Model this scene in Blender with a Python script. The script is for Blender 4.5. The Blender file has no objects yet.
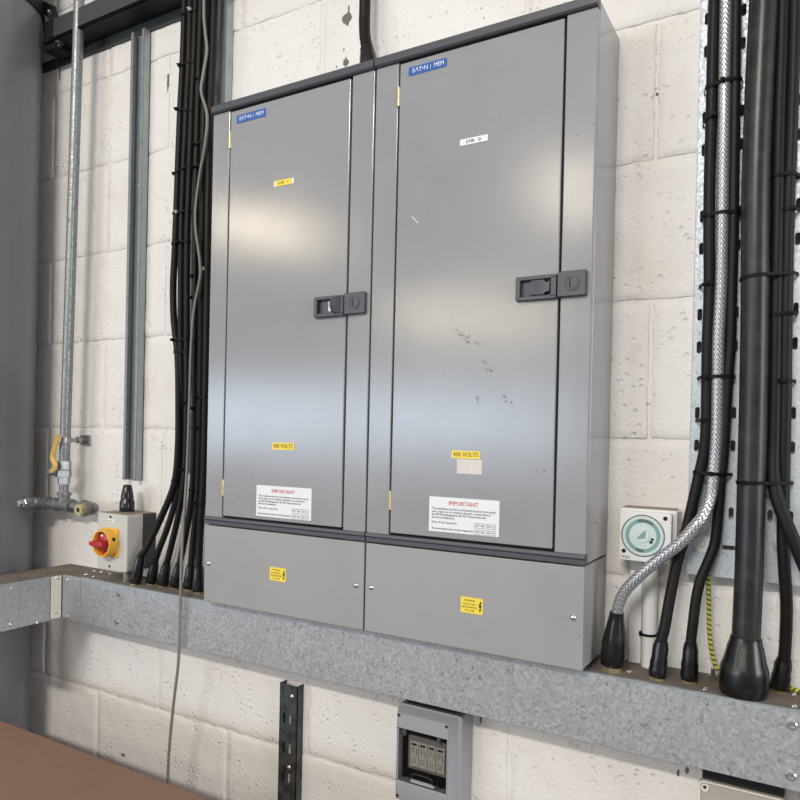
import bpy, bmesh, math, random
from mathutils import Vector, Matrix
random.seed(7)
SC = bpy.context.scene
COL = SC.collection
PI = math.pi

# ------------------------------------------------------------------ camera
FPX, CX, CY = 715.5, 400.0, 441.65
CAM = Vector((1.8123, -1.2005, -0.0035))
RM = (Matrix.Rotation(0.5292, 3, 'Z') @ Matrix.Rotation(-0.0068, 3, 'X') @ Matrix.Rotation(-0.0224, 3, 'Y'))
cd = bpy.data.cameras.new('camera')
cam = bpy.data.objects.new('camera', cd)
COL.objects.link(cam)
cam.matrix_world = Matrix.Translation(CAM) @ (RM @ Matrix.Rotation(PI / 2, 3, 'X')).to_4x4()
cd.sensor_width = 36.0
cd.lens = FPX / 800.0 * 36.0
cd.shift_y = (CY - 400.0) / 800.0
cd.clip_start = 0.02
SC.camera = cam

# ------------------------------------------------------------------ world, lamps, exposure
vs = SC.view_settings
vs.view_transform = 'Standard'
vs.look = 'None'
vs.gamma = 1.0
vs.exposure = -0.20
vs.use_curve_mapping = False
W = bpy.data.worlds.new('world')
SC.world = W
W.use_nodes = True
bgn = W.node_tree.nodes['Background']
bgn.inputs[0].default_value = (0.94, 0.97, 1.0, 1)
bgn.inputs[1].default_value = 0.54


def area(name, loc, look, sx, sy, power, col):
    l = bpy.data.lights.new(name, 'AREA')
    l.shape = 'RECTANGLE'
    l.size, l.size_y, l.energy, l.color = sx, sy, power, col
    o = bpy.data.objects.new(name, l)
    COL.objects.link(o)
    o.location = loc
    o.rotation_euler = (Vector(look) - Vector(loc)).to_track_quat('-Z', 'Y').to_euler()
    return o


AIM = (1.0, 0.0, 0.0)
area('roof_light', (1.6, -6.2, 3.25), AIM, 1.9, 0.22, 270, (1.0, 0.95, 0.88))
area('doorway_daylight', (-4.3, -8.5, 0.25), AIM, 6.5, 1.1, 235, (0.68, 0.83, 1.0))
area('side_fill', (6.8, -1.5, 0.9), (0.5, -0.6, 0), 2.2, 2.4, 150, (0.96, 0.97, 1.0))  # added light from the right for side faces and column, source unseen
area('hall_lamp_far', (-5.6, -7.5, 3.15), AIM, 1.7, 0.26, 62, (1.0, 0.86, 0.62))
area('hall_lamp_mid', (-3.0, -9.6, 1.95), AIM, 2.6, 0.20, 70, (1.0, 0.88, 0.66))
area('hall_lamp_near', (-1.2, -8.8, 3.45), AIM, 0.7, 0.4, 48, (1.0, 0.88, 0.70))


# ------------------------------------------------------------------ pixel to point at a known depth
def ray(px, py):
    return RM @ Vector(((px - CX) / FPX, 1.0, -(py - CY) / FPX))


def P(px, py, y):
    d = ray(px, py)
    return CAM + d * ((y - CAM.y) / d.y)


# ------------------------------------------------------------------ materials
MATS = {}


def mat(name, col, rough=0.5, metal=0.0, spec=0.5, var=0.0, vscale=8.0, col2=None, bump=0.0, bscale=200.0,
        specks=0.0, speck_scale=90.0, speck_col=(0.03, 0.03, 0.03), spangle=0.0, spscale=70.0, alpha=1.0, trans=0.0, stain=0.0,
        stain_col=(0.2, 0.15, 0.1), stain_scale=3.0, pit=0.0, rvar=0.0):
    m = bpy.data.materials.new(name)
    m.use_nodes = True
    nt = m.node_tree
    N, L = nt.nodes, nt.links
    b = N['Principled BSDF']
    b.inputs['Roughness'].default_value = rough
    b.inputs['Metallic'].default_value = metal
    b.inputs['Specular IOR Level'].default_value = spec
    b.inputs['Alpha'].default_value = alpha
    b.inputs['Transmission Weight'].default_value = trans
    geo = N.new('ShaderNodeNewGeometry')
    pos = geo.outputs['Position']
    cur = None

    def rgb(c):
        n = N.new('ShaderNodeRGB')
        n.outputs[0].default_value = (*c, 1)
        return n.outputs[0]

    def mix(f, a, c, bt='MIX'):
        n = N.new('ShaderNodeMix')
        n.data_type = 'RGBA'
        n.blend_type = bt
        if hasattr(f, 'links'):
            L.new(f, n.inputs[0])
        else:
            n.inputs[0].default_value = f
        L.new(a, n.inputs[6])
        L.new(c, n.inputs[7])
        return n.outputs[2]

    def noise(sc, det=4.0, ro=0.6):
        n = N.new('ShaderNodeTexNoise')
        n.inputs['Scale'].default_value = sc
        n.inputs['Detail'].default_value = det
        n.inputs['Roughness'].default_value = ro
        L.new(pos, n.inputs['Vector'])
        return n.outputs[0]

    def ramp(f, a, c, inv=False):
        n = N.new('ShaderNodeMapRange')
        n.inputs[1].default_value, n.inputs[2].default_value = a, c
        if inv:
            n.inputs[3].default_value, n.inputs[4].default_value = 1, 0
        L.new(f, n.inputs[0])
        return n.outputs[0]

    def mul(f, k):
        n = N.new('ShaderNodeMath')
        n.operation = 'MULTIPLY'
        L.new(f, n.inputs[0])
        n.inputs[1].default_value = k
        return n.outputs[0]

    cur = rgb(col)
    if var > 0:
        c2 = col2 if col2 else tuple(x * 0.72 for x in col)
        cur = mix(mul(ramp(noise(vscale), 0.35, 0.7), var), cur, rgb(c2))
    if spangle > 0:
        v = N.new('ShaderNodeTexVoronoi')
        v.inputs['Scale'].default_value = spscale
        L.new(pos, v.inputs['Vector'])
        sep = N.new('ShaderNodeSeparateColor')
        L.new(v.outputs['Color'], sep.inputs[0])
        cur = mix(mul(ramp(sep.outputs[0], 0.0, 1.0), spangle), cur, rgb(tuple(x * 0.45 for x in col)))
        v2 = N.new('ShaderNodeTexNoise')
        v2.inputs['Scale'].default_value = spscale * 0.45
        v2.inputs['Detail'].default_value = 3
        v2.inputs['Distortion'].default_value = 1.5
        L.new(pos, v2.inputs['Vector'])
        cur = mix(mul(ramp(v2.outputs[0], 0.60, 0.68), min(1, spangle * 1.5)), cur, rgb(tuple(x * 0.35 for x in col)))
        L.new(ramp(sep.outputs[1], -0.6, 1.6), b.inputs['Roughness'])
        rr = N.new('ShaderNodeMapRange')
        rr.inputs[3].default_value, rr.inputs[4].default_value = max(0.05, rough - 0.12), min(1, rough + 0.15)
        L.new(sep.outputs[1], rr.inputs[0])
        L.new(rr.outputs[0], b.inputs['Roughness'])
    if stain > 0:
        a1 = ramp(noise(stain_scale, 6, 0.68), 0.50, 0.72)
        cur = mix(mul(a1, stain), cur, rgb(stain_col))
    if specks > 0:
        v = N.new('ShaderNodeTexVoronoi')
        v.inputs['Scale'].default_value = speck_scale
        L.new(pos, v.inputs['Vector'])
        near = ramp(v.outputs['Distance'], 0.06, 0.11, True)
        msk = ramp(noise(speck_scale * 0.11, 3), 0.52, 0.62)
        n = N.new('ShaderNodeMath')
        n.operation = 'MULTIPLY'
        L.new(near, n.inputs[0])
        L.new(msk, n.inputs[1])
        cur = mix(mul(n.outputs[0], specks), cur, rgb(speck_col))
    L.new(cur, b.inputs['Base Color'])
    if rvar > 0:
        rr = N.new('ShaderNodeMapRange')
        rr.inputs[1].default_value, rr.inputs[2].default_value = 0.3, 0.7
        rr.inputs[3].default_value, rr.inputs[4].default_value = rough - rvar, rough + rvar
        L.new(noise(6.0), rr.inputs[0])
        L.new(rr.outputs[0], b.inputs['Roughness'])
    if bump > 0:
        bp = N.new('ShaderNodeBump')
        bp.inputs['Strength'].default_value = bump
        bp.inputs['Distance'].default_value = 0.002
        h = noise(bscale, 5, 0.65)
        if pit > 0:
            v = N.new('ShaderNodeTexVoronoi')
            v.inputs['Scale'].default_value = bscale * 0.45
            L.new(pos, v.inputs['Vector'])
            pt = ramp(v.outputs['Distance'], 0.08, 0.30)
            msk = ramp(noise(bscale * 0.08, 3), 0.48, 0.60, True)
            mx = N.new('ShaderNodeMath')
            mx.operation = 'MAXIMUM'
            L.new(pt, mx.inputs[0])
            L.new(msk, mx.inputs[1])
            ad = N.new('ShaderNodeMath')
            ad.operation = 'MULTIPLY_ADD'
            L.new(mx.outputs[0], ad.inputs[0])
            ad.inputs[1].default_value = pit
            L.new(h, ad.inputs[2])
            h = ad.outputs[0]
        L.new(h, bp.inputs['Height'])
        L.new(bp.outputs[0], b.inputs['Normal'])
    MATS[name] = m
    return m


mat('wall_paint', (0.84, 0.81, 0.78), 0.55, bump=1.0, bscale=150, pit=1.1, var=0.35, vscale=3.0, col2=(0.75, 0.71, 0.66),
    stain=0.35, stain_col=(0.60, 0.53, 0.45), stain_scale=2.2, specks=0.75, speck_scale=42, speck_col=(0.16, 0.14, 0.12))
mat('bare_block', (0.20, 0.18, 0.165), 0.9, bump=0.8, bscale=150, var=0.8, vscale=60)
mat('concrete', (0.16, 0.155, 0.15), 0.7, var=0.5, vscale=2)
mat('cabinet_paint', (0.312, 0.312, 0.325), 0.14, spec=0.5, var=0.25, vscale=2.0, bump=0.05, bscale=420, specks=0.7, speck_scale=70,
    speck_col=(0.10, 0.09, 0.08), stain=0.22, stain_col=(0.20, 0.19, 0.19), stain_scale=5.0, rvar=0.02)
mat('cover_paint', (0.33, 0.326, 0.326), 0.42, spec=0.45, var=0.25, vscale=3.0, specks=0.6, speck_scale=55, speck_col=(0.12, 0.10, 0.09),
    stain=0.2, stain_col=(0.24, 0.22, 0.20), stain_scale=6.0)
mat('trim_plastic', (0.062, 0.066, 0.078), 0.42, bump=0.05, bscale=500)
mat('latch_plastic', (0.060, 0.066, 0.078), 0.40, bump=0.05, bscale=700)
mat('dark_gap', (0.012, 0.012, 0.013), 0.8)
mat('brass', (0.62, 0.52, 0.28), 0.35, metal=0.9)
mat('chrome', (0.75, 0.75, 0.74), 0.22, metal=1.0)
mat('steel', (0.42, 0.42, 0.41), 0.36, metal=0.9, var=0.5, vscale=60)
mat('galv', (0.50, 0.52, 0.54), 0.42, metal=0.5, spangle=0.40, spscale=230, spec=0.5, var=0.25, vscale=9)
mat('galv_tray', (0.56, 0.60, 0.64), 0.5, metal=0.3, spangle=0.28, spscale=300, spec=0.5)
mat('galv_plain', (0.40, 0.44, 0.45), 0.42, metal=0.55, var=0.5, vscale=40, specks=0.3)
mat('galv_pipe', (0.29, 0.305, 0.31), 0.42, metal=0.6, spangle=0.45, spscale=240)
mat('fitting_grey', (0.24, 0.245, 0.245), 0.45, metal=0.6, spangle=0.3, spscale=200)
mat('galv_dark', (0.10, 0.105, 0.11), 0.5, metal=0.5, var=0.9, vscale=45, col2=(0.025, 0.025, 0.027), specks=0.5, speck_col=(0.3, 0.3, 0.3))
mat('dusty_top', (0.155, 0.125, 0.105), 0.85, var=0.7, vscale=18, col2=(0.26, 0.22, 0.19), stain=0.5, stain_col=(0.13, 0.075, 0.04),
    stain_scale=14, bump=0.3, bscale=300)
mat('off_white', (0.74, 0.70, 0.63), 0.5)
mat('column_paint', (0.165, 0.167, 0.178), 0.24, spec=0.5, var=0.3, vscale=4, stain=0.3, stain_col=(0.07, 0.07, 0.075), stain_scale=2.5)
mat('beam_paint', (0.040, 0.045, 0.047), 0.6, var=0.5, vscale=12, bump=0.1, bscale=80)
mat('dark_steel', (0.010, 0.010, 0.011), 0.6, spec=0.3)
mat('black_sheath', (0.010, 0.0098, 0.010), 0.45, spec=0.18, var=0.5, vscale=30, col2=(0.018, 0.016, 0.015), bump=0.06, bscale=300)
mat('black_sheath_big', (0.011, 0.0113, 0.012), 0.33, spec=0.38, var=0.7, vscale=25, col2=(0.030, 0.029, 0.027), stain=0.4,
    stain_col=(0.075, 0.07, 0.065), stain_scale=45, bump=0.06, bscale=200)
mat('shroud_pvc', (0.006, 0.006, 0.0065), 0.26, spec=0.5, bump=0.08, bscale=120, stain=0.3, stain_col=(0.07, 0.06, 0.055), stain_scale=40)
mat('tie_black', (0.006, 0.006, 0.006), 0.5, spec=0.15)
mat('tie_natural', (0.55, 0.53, 0.50), 0.45)
mat('grey_flex', (0.21, 0.195, 0.18), 0.5)
mat('yellow_plastic', (0.80, 0.43, 0.045), 0.35)
mat('lever_yellow', (0.62, 0.40, 0.09), 0.45, var=0.5, vscale=60)
mat('yellow_label', (0.87, 0.68, 0.06), 0.45)
mat('red_plastic', (0.42, 0.022, 0.030), 0.33)
mat('grey_white_box', (0.56, 0.555, 0.52), 0.42, var=0.2, vscale=20)
mat('box_back', (0.055, 0.055, 0.056), 0.6)
mat('box_grey', (0.33, 0.34, 0.36), 0.38)
mat('box_beige', (0.40, 0.36, 0.31), 0.5)
mat('inner_grey', (0.25, 0.24, 0.22), 0.5)
mat('breaker_plastic', (0.66, 0.62, 0.54), 0.45)
mat('ink', (0.012, 0.012, 0.012), 0.6)
mat('ink_grey', (0.10, 0.10, 0.10), 0.6)
mat('ink_brown', (0.14, 0.10, 0.01), 0.6)
mat('ink_red', (0.62, 0.04, 0.06), 0.5)
mat('ink_white', (0.88, 0.90, 0.92), 0.5)
mat('logo_blue', (0.020, 0.105, 0.40), 0.35)
mat('paper', (0.78, 0.79, 0.80), 0.4)
mat('pink_paper', (0.66, 0.59, 0.56), 0.6, var=0.6, vscale=200, col2=(0.72, 0.70, 0.68))
mat('white_plastic', (0.76, 0.745, 0.73), 0.38)
mat('white_pvc', (0.80, 0.79, 0.78), 0.35)
mat('dial_pale', (0.60, 0.70, 0.69), 0.4)
mat('dial_teal', (0.21, 0.36, 0.335), 0.4)
mat('dust', (0.34, 0.27, 0.21), 0.9, var=0.5, vscale=60)
mat('cardboard', (0.265, 0.150, 0.096), 0.75, var=0.35, vscale=4, col2=(0.22, 0.122, 0.078), bump=0.1, bscale=300, stain=0.2,
    stain_col=(0.16, 0.09, 0.06), stain_scale=12)

# smoked window
sm = bpy.data.materials.new('smoked_window')
sm.use_nodes = True
_b = sm.node_tree.nodes['Principled BSDF']
_b.inputs['Base Color'].default_value = (0.02, 0.019, 0.017, 1)
_b.inputs['Roughness'].default_value = 0.06
_b.inputs['Alpha'].default_value = 0.22
MATS['smoked_window'] = sm


def uvmat(name, kind):
    """braid weave and spiral stripe, laid out on the tube's own UV (u = metres along, v = turn)"""
    m = bpy.data.materials.new(name)
    m.use_nodes = True
    N, L = m.node_tree.nodes, m.node_tree.links
    b = N['Principled BSDF']
    uv = N.new('ShaderNodeUVMap')
    uv.uv_map = 'UVMap'
    sep = N.new('ShaderNodeSeparateXYZ')
    L.new(uv.outputs[0], sep.inputs[0])

    def math2(op, a, c):
        n = N.new('ShaderNodeMath')
        n.operation = op
        for i, x in enumerate((a, c)):
            if hasattr(x, 'links'):
                L.new(x, n.inputs[i])
            else:
                n.inputs[i].default_value = x
        return n.outputs[0]
    u, v = sep.outputs[0], sep.outputs[1]
    if kind == 'braid':
        a = math2('MULTIPLY', u, 135.0)
        q = math2('ABSOLUTE', math2('SUBTRACT', math2('FRACT', math2('MULTIPLY', v, 5.0), 0), 0.5), 0)
        s1 = math2('FRACT', math2('ADD', a, math2('MULTIPLY', q, 2.6)), 0)
        h = math2('MULTIPLY', math2('ABSOLUTE', math2('SUBTRACT', s1, 0.5), 0), 1.0)
        mr = N.new('ShaderNodeMapRange')
        mr.inputs[1].default_value, mr.inputs[2].default_value = 0.06, 0.30
        L.new(h, mr.inputs[0])
        mx = N.new('ShaderNodeMix')
        mx.data_type = 'RGBA'
        L.new(mr.outputs[0], mx.inputs[0])
        mx.inputs[6].default_value = (0.10, 0.10, 0.11, 1)
        mx.inputs[7].default_value = (0.55, 0.55, 0.57, 1)
        L.new(mx.outputs[2], b.inputs['Base Color'])
        b.inputs['Metallic'].default_value = 0.55
        b.inputs['Roughness'].default_value = 0.3
        b.inputs['Coat Weight'].default_value = 0.5
        b.inputs['Coat Roughness'].default_value = 0.12
        bp = N.new('ShaderNodeBump')
        bp.inputs['Strength'].default_value = 0.6
        bp.inputs['Distance'].default_value = 0.001
        L.new(h, bp.inputs['Height'])
        L.new(bp.outputs[0], b.inputs['Normal'])
    else:
        s = math2('FRACT', math2('ADD', math2('MULTIPLY', u, 130.0), v), 0)
        st = math2('GREATER_THAN', s, 0.62)
        mx = N.new('ShaderNodeMix')
        mx.data_type = 'RGBA'
        L.new(st, mx.inputs[0])
        mx.inputs[6].default_value = (0.62, 0.60, 0.10, 1)
        mx.inputs[7].default_value = (0.07, 0.10, 0.03, 1)
        L.new(mx.outputs[2], b.inputs['Base Color'])
        b.inputs['Roughness'].default_value = 0.45
    MATS[name] = m


uvmat('braid', 'braid')
uvmat('earth_stripe', 'earth')


# ------------------------------------------------------------------ geometry helpers
def B():
    return bmesh.new()


def box(bm, x0, x1, y0, y1, z0, z1, bev=0.0, seg=1):
    xs, ys, zs = sorted((x0, x1)), sorted((y0, y1)), sorted((z0, z1))
    vs_ = [bm.verts.new((x, y, z)) for x in xs for y in ys for z in zs]
    idx = [(0, 1, 3, 2), (4, 6, 7, 5), (0, 4, 5, 1), (2, 3, 7, 6), (0, 2, 6, 4), (1, 5, 7, 3)]
    fs = [bm.faces.new([vs_[i] for i in f]) for f in idx]
    if bev > 0:
        es = list({e for f in fs for e in f.edges})
        bmesh.ops.bevel(bm, geom=es, offset=bev, segments=seg, affect='EDGES', profile=0.5, clamp_overlap=True)
    return bm


def rbox(bm, x0, x1, z0, z1, y0, y1, r, n=4, bev=0.0):
    """box in XZ with rounded corners, extruded y0 (front) to y1 (back)"""
    pts = []
    for cx, cz, a0 in ((x1 - r, z1 - r, 0), (x0 + r, z1 - r, 90), (x0 + r, z0 + r, 180), (x1 - r, z0 + r, 270)):
        for k in range(n + 1):
            a = math.radians(a0 + 90 * k / n)
            pts.append((cx + r * math.cos(a), cz + r * math.sin(a)))
    return prism(bm, pts, y0, y1, bev)


def prism(bm, pts, y0, y1, bev=0.0):
    f0 = [bm.verts.new((x, y0, z)) for x, z in pts]
    f1 = [bm.verts.new((x, y1, z)) for x, z in pts]
    a = bm.faces.new(f0)
    c = bm.faces.new(f1[::-1])
    n = len(pts)
    for i in range(n):
        bm.faces.new((f0[i], f1[i], f1[(i + 1) % n], f0[(i + 1) % n]))
    if bev > 0:
        bmesh.ops.bevel(bm, geom=list(a.edges), offset=bev, segments=2, affect='EDGES', profile=0.5)
    bmesh.ops.recalc_face_normals(bm, faces=bm.faces[:])
    return bm


def frame(d):
    d = Vector(d).normalized()
    up = Vector((0, 0, 1)) if abs(d.z) < 0.9 else Vector((1, 0, 0))
    a = d.cross(up).normalized()
    return d, a, d.cross(a).normalized()


def lathe(bm, base, axis, prof, seg=20, a0=0.0):
    """prof = [(radius, distance along axis)]"""
    d, a, b_ = frame(axis)
    base = Vector(base)
    rings = []
    for r, t in prof:
        if r < 1e-6:
            rings.append([bm.verts.new(base + d * t)])
        else:
            rings.append([bm.verts.new(base + d * t + (a * math.cos(a0 + 2 * PI * k / seg) + b_ * math.sin(a0 + 2 * PI * k / seg)) * r) for k in range(seg)])
    for r0, r1 in zip(rings, rings[1:]):
        for k in range(seg):
            k2 = (k + 1) % seg
            if len(r0) == 1 and len(r1) == 1:
                continue
            if len(r0) == 1:
                bm.faces.new((r0[0], r1[k], r1[k2]))
            elif len(r1) == 1:
                bm.faces.new((r0[k], r1[0], r0[k2]))
            else:
                bm.faces.new((r0[k], r1[k], r1[k2], r0[k2]))
    if len(rings[0]) > 1:
        bm.faces.new(rings[0][::-1])
    if len(rings[-1]) > 1:
        bm.faces.new(rings[-1])
    bmesh.ops.recalc_face_normals(bm, faces=bm.faces[:])
    return bm


def spline(pts, n=8):
    pts = [Vector(p) for p in pts]
    out = []
    for i in range(len(pts) - 1):
        p0 = pts[i - 1] if i else pts[0] * 2 - pts[1]
        p1, p2 = pts[i], pts[i + 1]
        p3 = pts[i + 2] if i + 2 < len(pts) else p2 * 2 - p1
        for k in range(n):
            t = k / n
            out.append(0.5 * ((2 * p1) + (p2 - p0) * t + (2 * p0 - 5 * p1 + 4 * p2 - p3) * t * t + (3 * p1 - p0 - 3 * p2 + p3) * t ** 3))
    out.append(pts[-1])
    return out


def tube(bm, path, r, seg=12, cap=True):
    """path already dense; r number or list; writes UV (u metres along, v turn)"""
    uvl = bm.loops.layers.uv.get('UVMap') or bm.loops.layers.uv.new('UVMap')
    n = len(path)
    rad = r if isinstance(r, (list, tuple)) else [r] * n
    t0 = (path[1] - path[0]).normalized()
    _, a, b_ = frame(t0)
    rings, lens, s = [], [], 0.0
    for i, p in enumerate(path):
        t = (path[min(i + 1, n - 1)] - path[max(i - 1, 0)]).normalized()
        a = (a - t * a.dot(t)).normalized()
        b_ = t.cross(a)
        if i:
            s += (p - path[i - 1]).length
        lens.append(s)
        rings.append([bm.verts.new(p + (a * math.cos(2 * PI * k / seg) + b_ * math.sin(2 * PI * k / seg)) * rad[i]) for k in range(seg)])
    for i in range(n - 1):
        for k in range(seg):
            k2 = (k + 1) % seg
            f = bm.faces.new((rings[i][k], rings[i][k2], rings[i + 1][k2], rings[i + 1][k]))
            for lp, (uu, vv) in zip(f.loops, ((lens[i], k / seg), (lens[i], (k + 1) / seg), (lens[i + 1], (k + 1) / seg), (lens[i + 1], k / seg))):
                lp[uvl].uv = (uu, vv)
    if cap:
        bm.faces.new(rings[0][::-1])
        bm.faces.new(rings[-1])
    bmesh.ops.recalc_face_normals(bm, faces=bm.faces[:])
    return bm


def obj(name, bm, m, parent=None, smooth=False):
    """one mesh object; a child's vertices are stored relative to its thing, a top-level one sits on its own base"""
    me = bpy.data.meshes.new(name)
    if parent is not None:
        off = parent.get('_w')
        off = Vector(off) if off else Vector((0, 0, 0))
    else:
        xs = [v.co for v in bm.verts]
        off = Vector(((min(v.x for v in xs) + max(v.x for v in xs)) / 2, (min(v.y for v in xs) + max(v.y for v in xs)) / 2, min(v.z for v in xs)))
    bmesh.ops.translate(bm, verts=bm.verts[:], vec=-off)
    bm.to_mesh(me)
    bm.free()
    me.materials.append(MATS[m])
    if smooth:
        for p in me.polygons:
            p.use_smooth = True
        try:
            me.set_sharp_from_angle(angle=math.radians(40))
        except Exception:
            pass
    o = bpy.data.objects.new(name, me)
    COL.objects.link(o)
    if parent is not None:
        o.parent = parent
    else:
        o.location = off
    o['_w'] = tuple(off)
    return o


def tag(o, label, cat, group=None):
    o['label'], o['category'] = label, cat
    if group:
        o['group'] = group
    return o


def thing(name, label, cat, loc, group=None):
    o = bpy.data.objects.new(name, None)
    o.empty_display_size = 0.05
    COL.objects.link(o)
    o.location = loc
    o['_w'] = tuple(loc)
    return tag(o, label, cat, group)


def lettering(name, text, x, z, y, width=None, size=0.01, m='ink', parent=None, align='CENTER', space=1.0, depth=0.0003, maxw=None):
    c = bpy.data.curves.new('t', 'FONT')
    c.body = text
    c.size = size
    c.align_x = align
    c.align_y = 'CENTER'
    c.space_character = space
    c.resolution_u = 2
    o = bpy.data.objects.new('t', c)
    COL.objects.link(o)
    bpy.context.view_layer.update()
    me = bpy.data.meshes.new_from_object(o.evaluated_get(bpy.context.evaluated_depsgraph_get()))
    bpy.data.objects.remove(o)
    bpy.data.curves.remove(c)
    bm = B()
    bm.from_mesh(me)
    bpy.data.meshes.remove(me)
    if width and bm.verts:
        w = max(v.co.x for v in bm.verts) - min(v.co.x for v in bm.verts)
        k = width / w
        for v in bm.verts:
            v.co.x *= k
    for v in bm.verts:
        v.co = Vector((x + v.co.x, y, z + v.co.y))
    bmesh.ops.recalc_face_normals(bm, faces=bm.faces[:])
    for f in bm.faces:
        if f.normal.y > 0:
            f.normal_flip()
    return obj(name, bm, m, parent)


def join_letter(bms):
    pass


# ------------------------------------------------------------------ setting: block wall, floor
def Zk(k):
    return 0.225 * (4 - k)


wall = B()
box(wall, -1.2, 3.3, 0.0018, 0.15, -1.5, 1.62)
wall_back = obj('wall_back', wall, 'wall_paint')
wall_back['kind'] = 'structure'
WLOC = Vector(wall_back['_w'])


def block_mesh(w, seed):
    rnd = random.Random(seed)
    h, nx, nz = 0.225, max(4, int(w / 0.0125)), 18
    j = 0.0028
    bm = B()
    wob = [[rnd.uniform(-1, 1) for _ in range(nx + 1)] for _ in range(2)]
    wob2 = [[rnd.uniform(-1, 1) for _ in range(nz + 1)] for _ in range(2)]
    ph = [rnd.uniform(0, 6.28) for _ in range(6)]
    def edge(k, n, m=0.0045):
        return 0.0 if k == 0 else 1.0 if k == n else m + (1 - 2 * m) * (k - 1) / (n - 2)
    grid = []
    for i in range(nz + 1):
        row = []
        for k in range(nx + 1):
            x = -w / 2 + j + (w - 2 * j) * edge(k, nx)
            z = -h / 2 + j + (h - 2 * j) * edge(i, nz, 0.009)
            y = 0.0006 * math.sin(x * 31 + ph[0]) * math.cos(z * 43 + ph[1]) + 0.0004 * math.sin(x * 90 + z * 70 + ph[2]) + rnd.uniform(-0.00015, 0.00015)
            if i in (0, nz):
                z += 0.0013 * wob[0 if i == 0 else 1][k]
                y += 0.0013
            if k in (0, nx):
                x += 0.0013 * wob2[0 if k == 0 else 1][i]
                y += 0.0013
            row.append(bm.verts.new((x, y, z)))
        grid.append(row)
    for i in range(nz):
        for k in range(nx):
            bm.faces.new((grid[i][k], grid[i][k + 1], grid[i + 1][k + 1], grid[i + 1][k]))
    rim = grid[0] + [r[-1] for r in grid[1:]] + grid[-1][-2::-1] + [r[0] for r in grid[-2:0:-1]]
    back = [bm.verts.new((v.co.x, 0.008, v.co.z)) for v in rim]
    for i in range(len(rim)):
        i2 = (i + 1) % len(rim)
        bm.faces.new((rim[i2], rim[i], back[i], back[i2]))
    me = bpy.data.meshes.new('block')
    bm.to_mesh(me)
    bm.free()
    for p in me.polygons:
        p.use_smooth = True
    me.materials.append(MATS['wall_paint'])
    return me


BM = [block_mesh(0.45, s) for s in range(6)]
for k in range(-3, 10):
    off = 0.0 if k % 2 == 0 else 0.225
    for n in range(-3, 8):
        x = off + 0.45 * n + 0.225
        if x < -1.3 or x > 3.1:
            continue
        o = bpy.data.objects.new('block', BM[random.randrange(6)])
        COL.objects.link(o)
        o.parent = wall_back
        o.location = Vector((x, random.uniform(-0.0005, 0.0005), (Zk(k) + Zk(k + 1)) / 2)) - WLOC
fl = B()
box(fl, -9, 7, -14, 0.2, -1.62, -1.5)
floor = obj('floor', fl, 'concrete')
floor['kind'] = 'structure'


def chip(px, py, rx, rz, seed):
    """a shallow hole knocked out of a block: a ragged broken cone of bare block"""
    rnd = random.Random(seed)
    p = P(px, py, 0.0)
    bm = B()
    n = 14
    rim = []
    for k in range(n):
        a = 2 * PI * k / n
        q = rnd.uniform(0.65, 1.15)
        rim.append((math.cos(a) * rx * q, math.sin(a) * rz * q))
    o_ = [bm.verts.new((p.x + x, -0.0010, p.z + z)) for x, z in rim]
    s_ = [bm.verts.new((p.x + x * 1.10, 0.0015, p.z + z * 1.10)) for x, z in rim]
    c_ = bm.verts.new((p.x + rx * 0.2, -0.0007, p.z - rz * 0.2))
    for k in range(n):
        k2 = (k + 1) % n
        bm.faces.new((o_[k], o_[k2], c_))
        bm.faces.new((s_[k], s_[k2], o_[k2], o_[k]))
    bmesh.ops.recalc_face_normals(bm, faces=bm.faces[:])
    obj('chip', bm, 'bare_block', wall_back)


for i, c in enumerate([(347, 19, 0.011, 0.013), (349, 9, 0.002, 0.008), (346, 62, 0.007, 0.010), (344, 50, 0.002, 0.004), (337, 67, 0.002, 0.003),
                       (123, 755, 0.007, 0.0035), (60, 72, 0.004, 0.022), (168, 82, 0.003, 0.022), (655, 694, 0.004, 0.003), (657, 94, 0.002, 0.002),
                       (687, 770, 0.003, 0.005), (678, 773, 0.002, 0.006), (481, 719, 0.0025, 0.008)]):
    chip(*c, seed=i + 20)

# ------------------------------------------------------------------ steel column and its clamp
CCX, CCY, CR = -0.094, -0.157, 0.150
bm = B()
lathe(bm, (CCX, CCY, -1.5), (0, 0, 1), [(CR, 0), (CR, 3.12)], 96)
tag(obj('steel_column', bm, 'column_paint', smooth=True), 'large round grey painted steel column at the left edge', 'column')

cl = thing('column_clamp', 'dark band clamp with bolted ear around the top of the grey column', 'clamp', (CCX, CCY, 1.09))
bm = B()
lathe(bm, (CCX, CCY, 1.083), (0, 0, 1), [(CR + 0.0005, 0), (CR + 0.005, 0), (CR + 0.005, 0.045), (CR + 0.0005, 0.045)], 72)
obj('band', bm, 'dark_steel', cl, True)
bm = B()
prism(bm, [(0.015, 1.128), (0.058, 1.106), (0.070, 1.078), (0.062, 1.064), (0.046, 1.070), (0.028, 1.086), (0.012, 1.098)], -0.047, -0.041)
obj('ear', bm, 'dark_steel', cl)
bm = B()
lathe(bm, (0.047, -0.047, 1.088), (0, -1, 0), [(0.0085, 0), (0.0085, 0.006), (0.005, 0.007), (0.004, 0.011), (0, 0.011)], 6)
obj('bolt', bm, 'chrome', cl)

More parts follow.
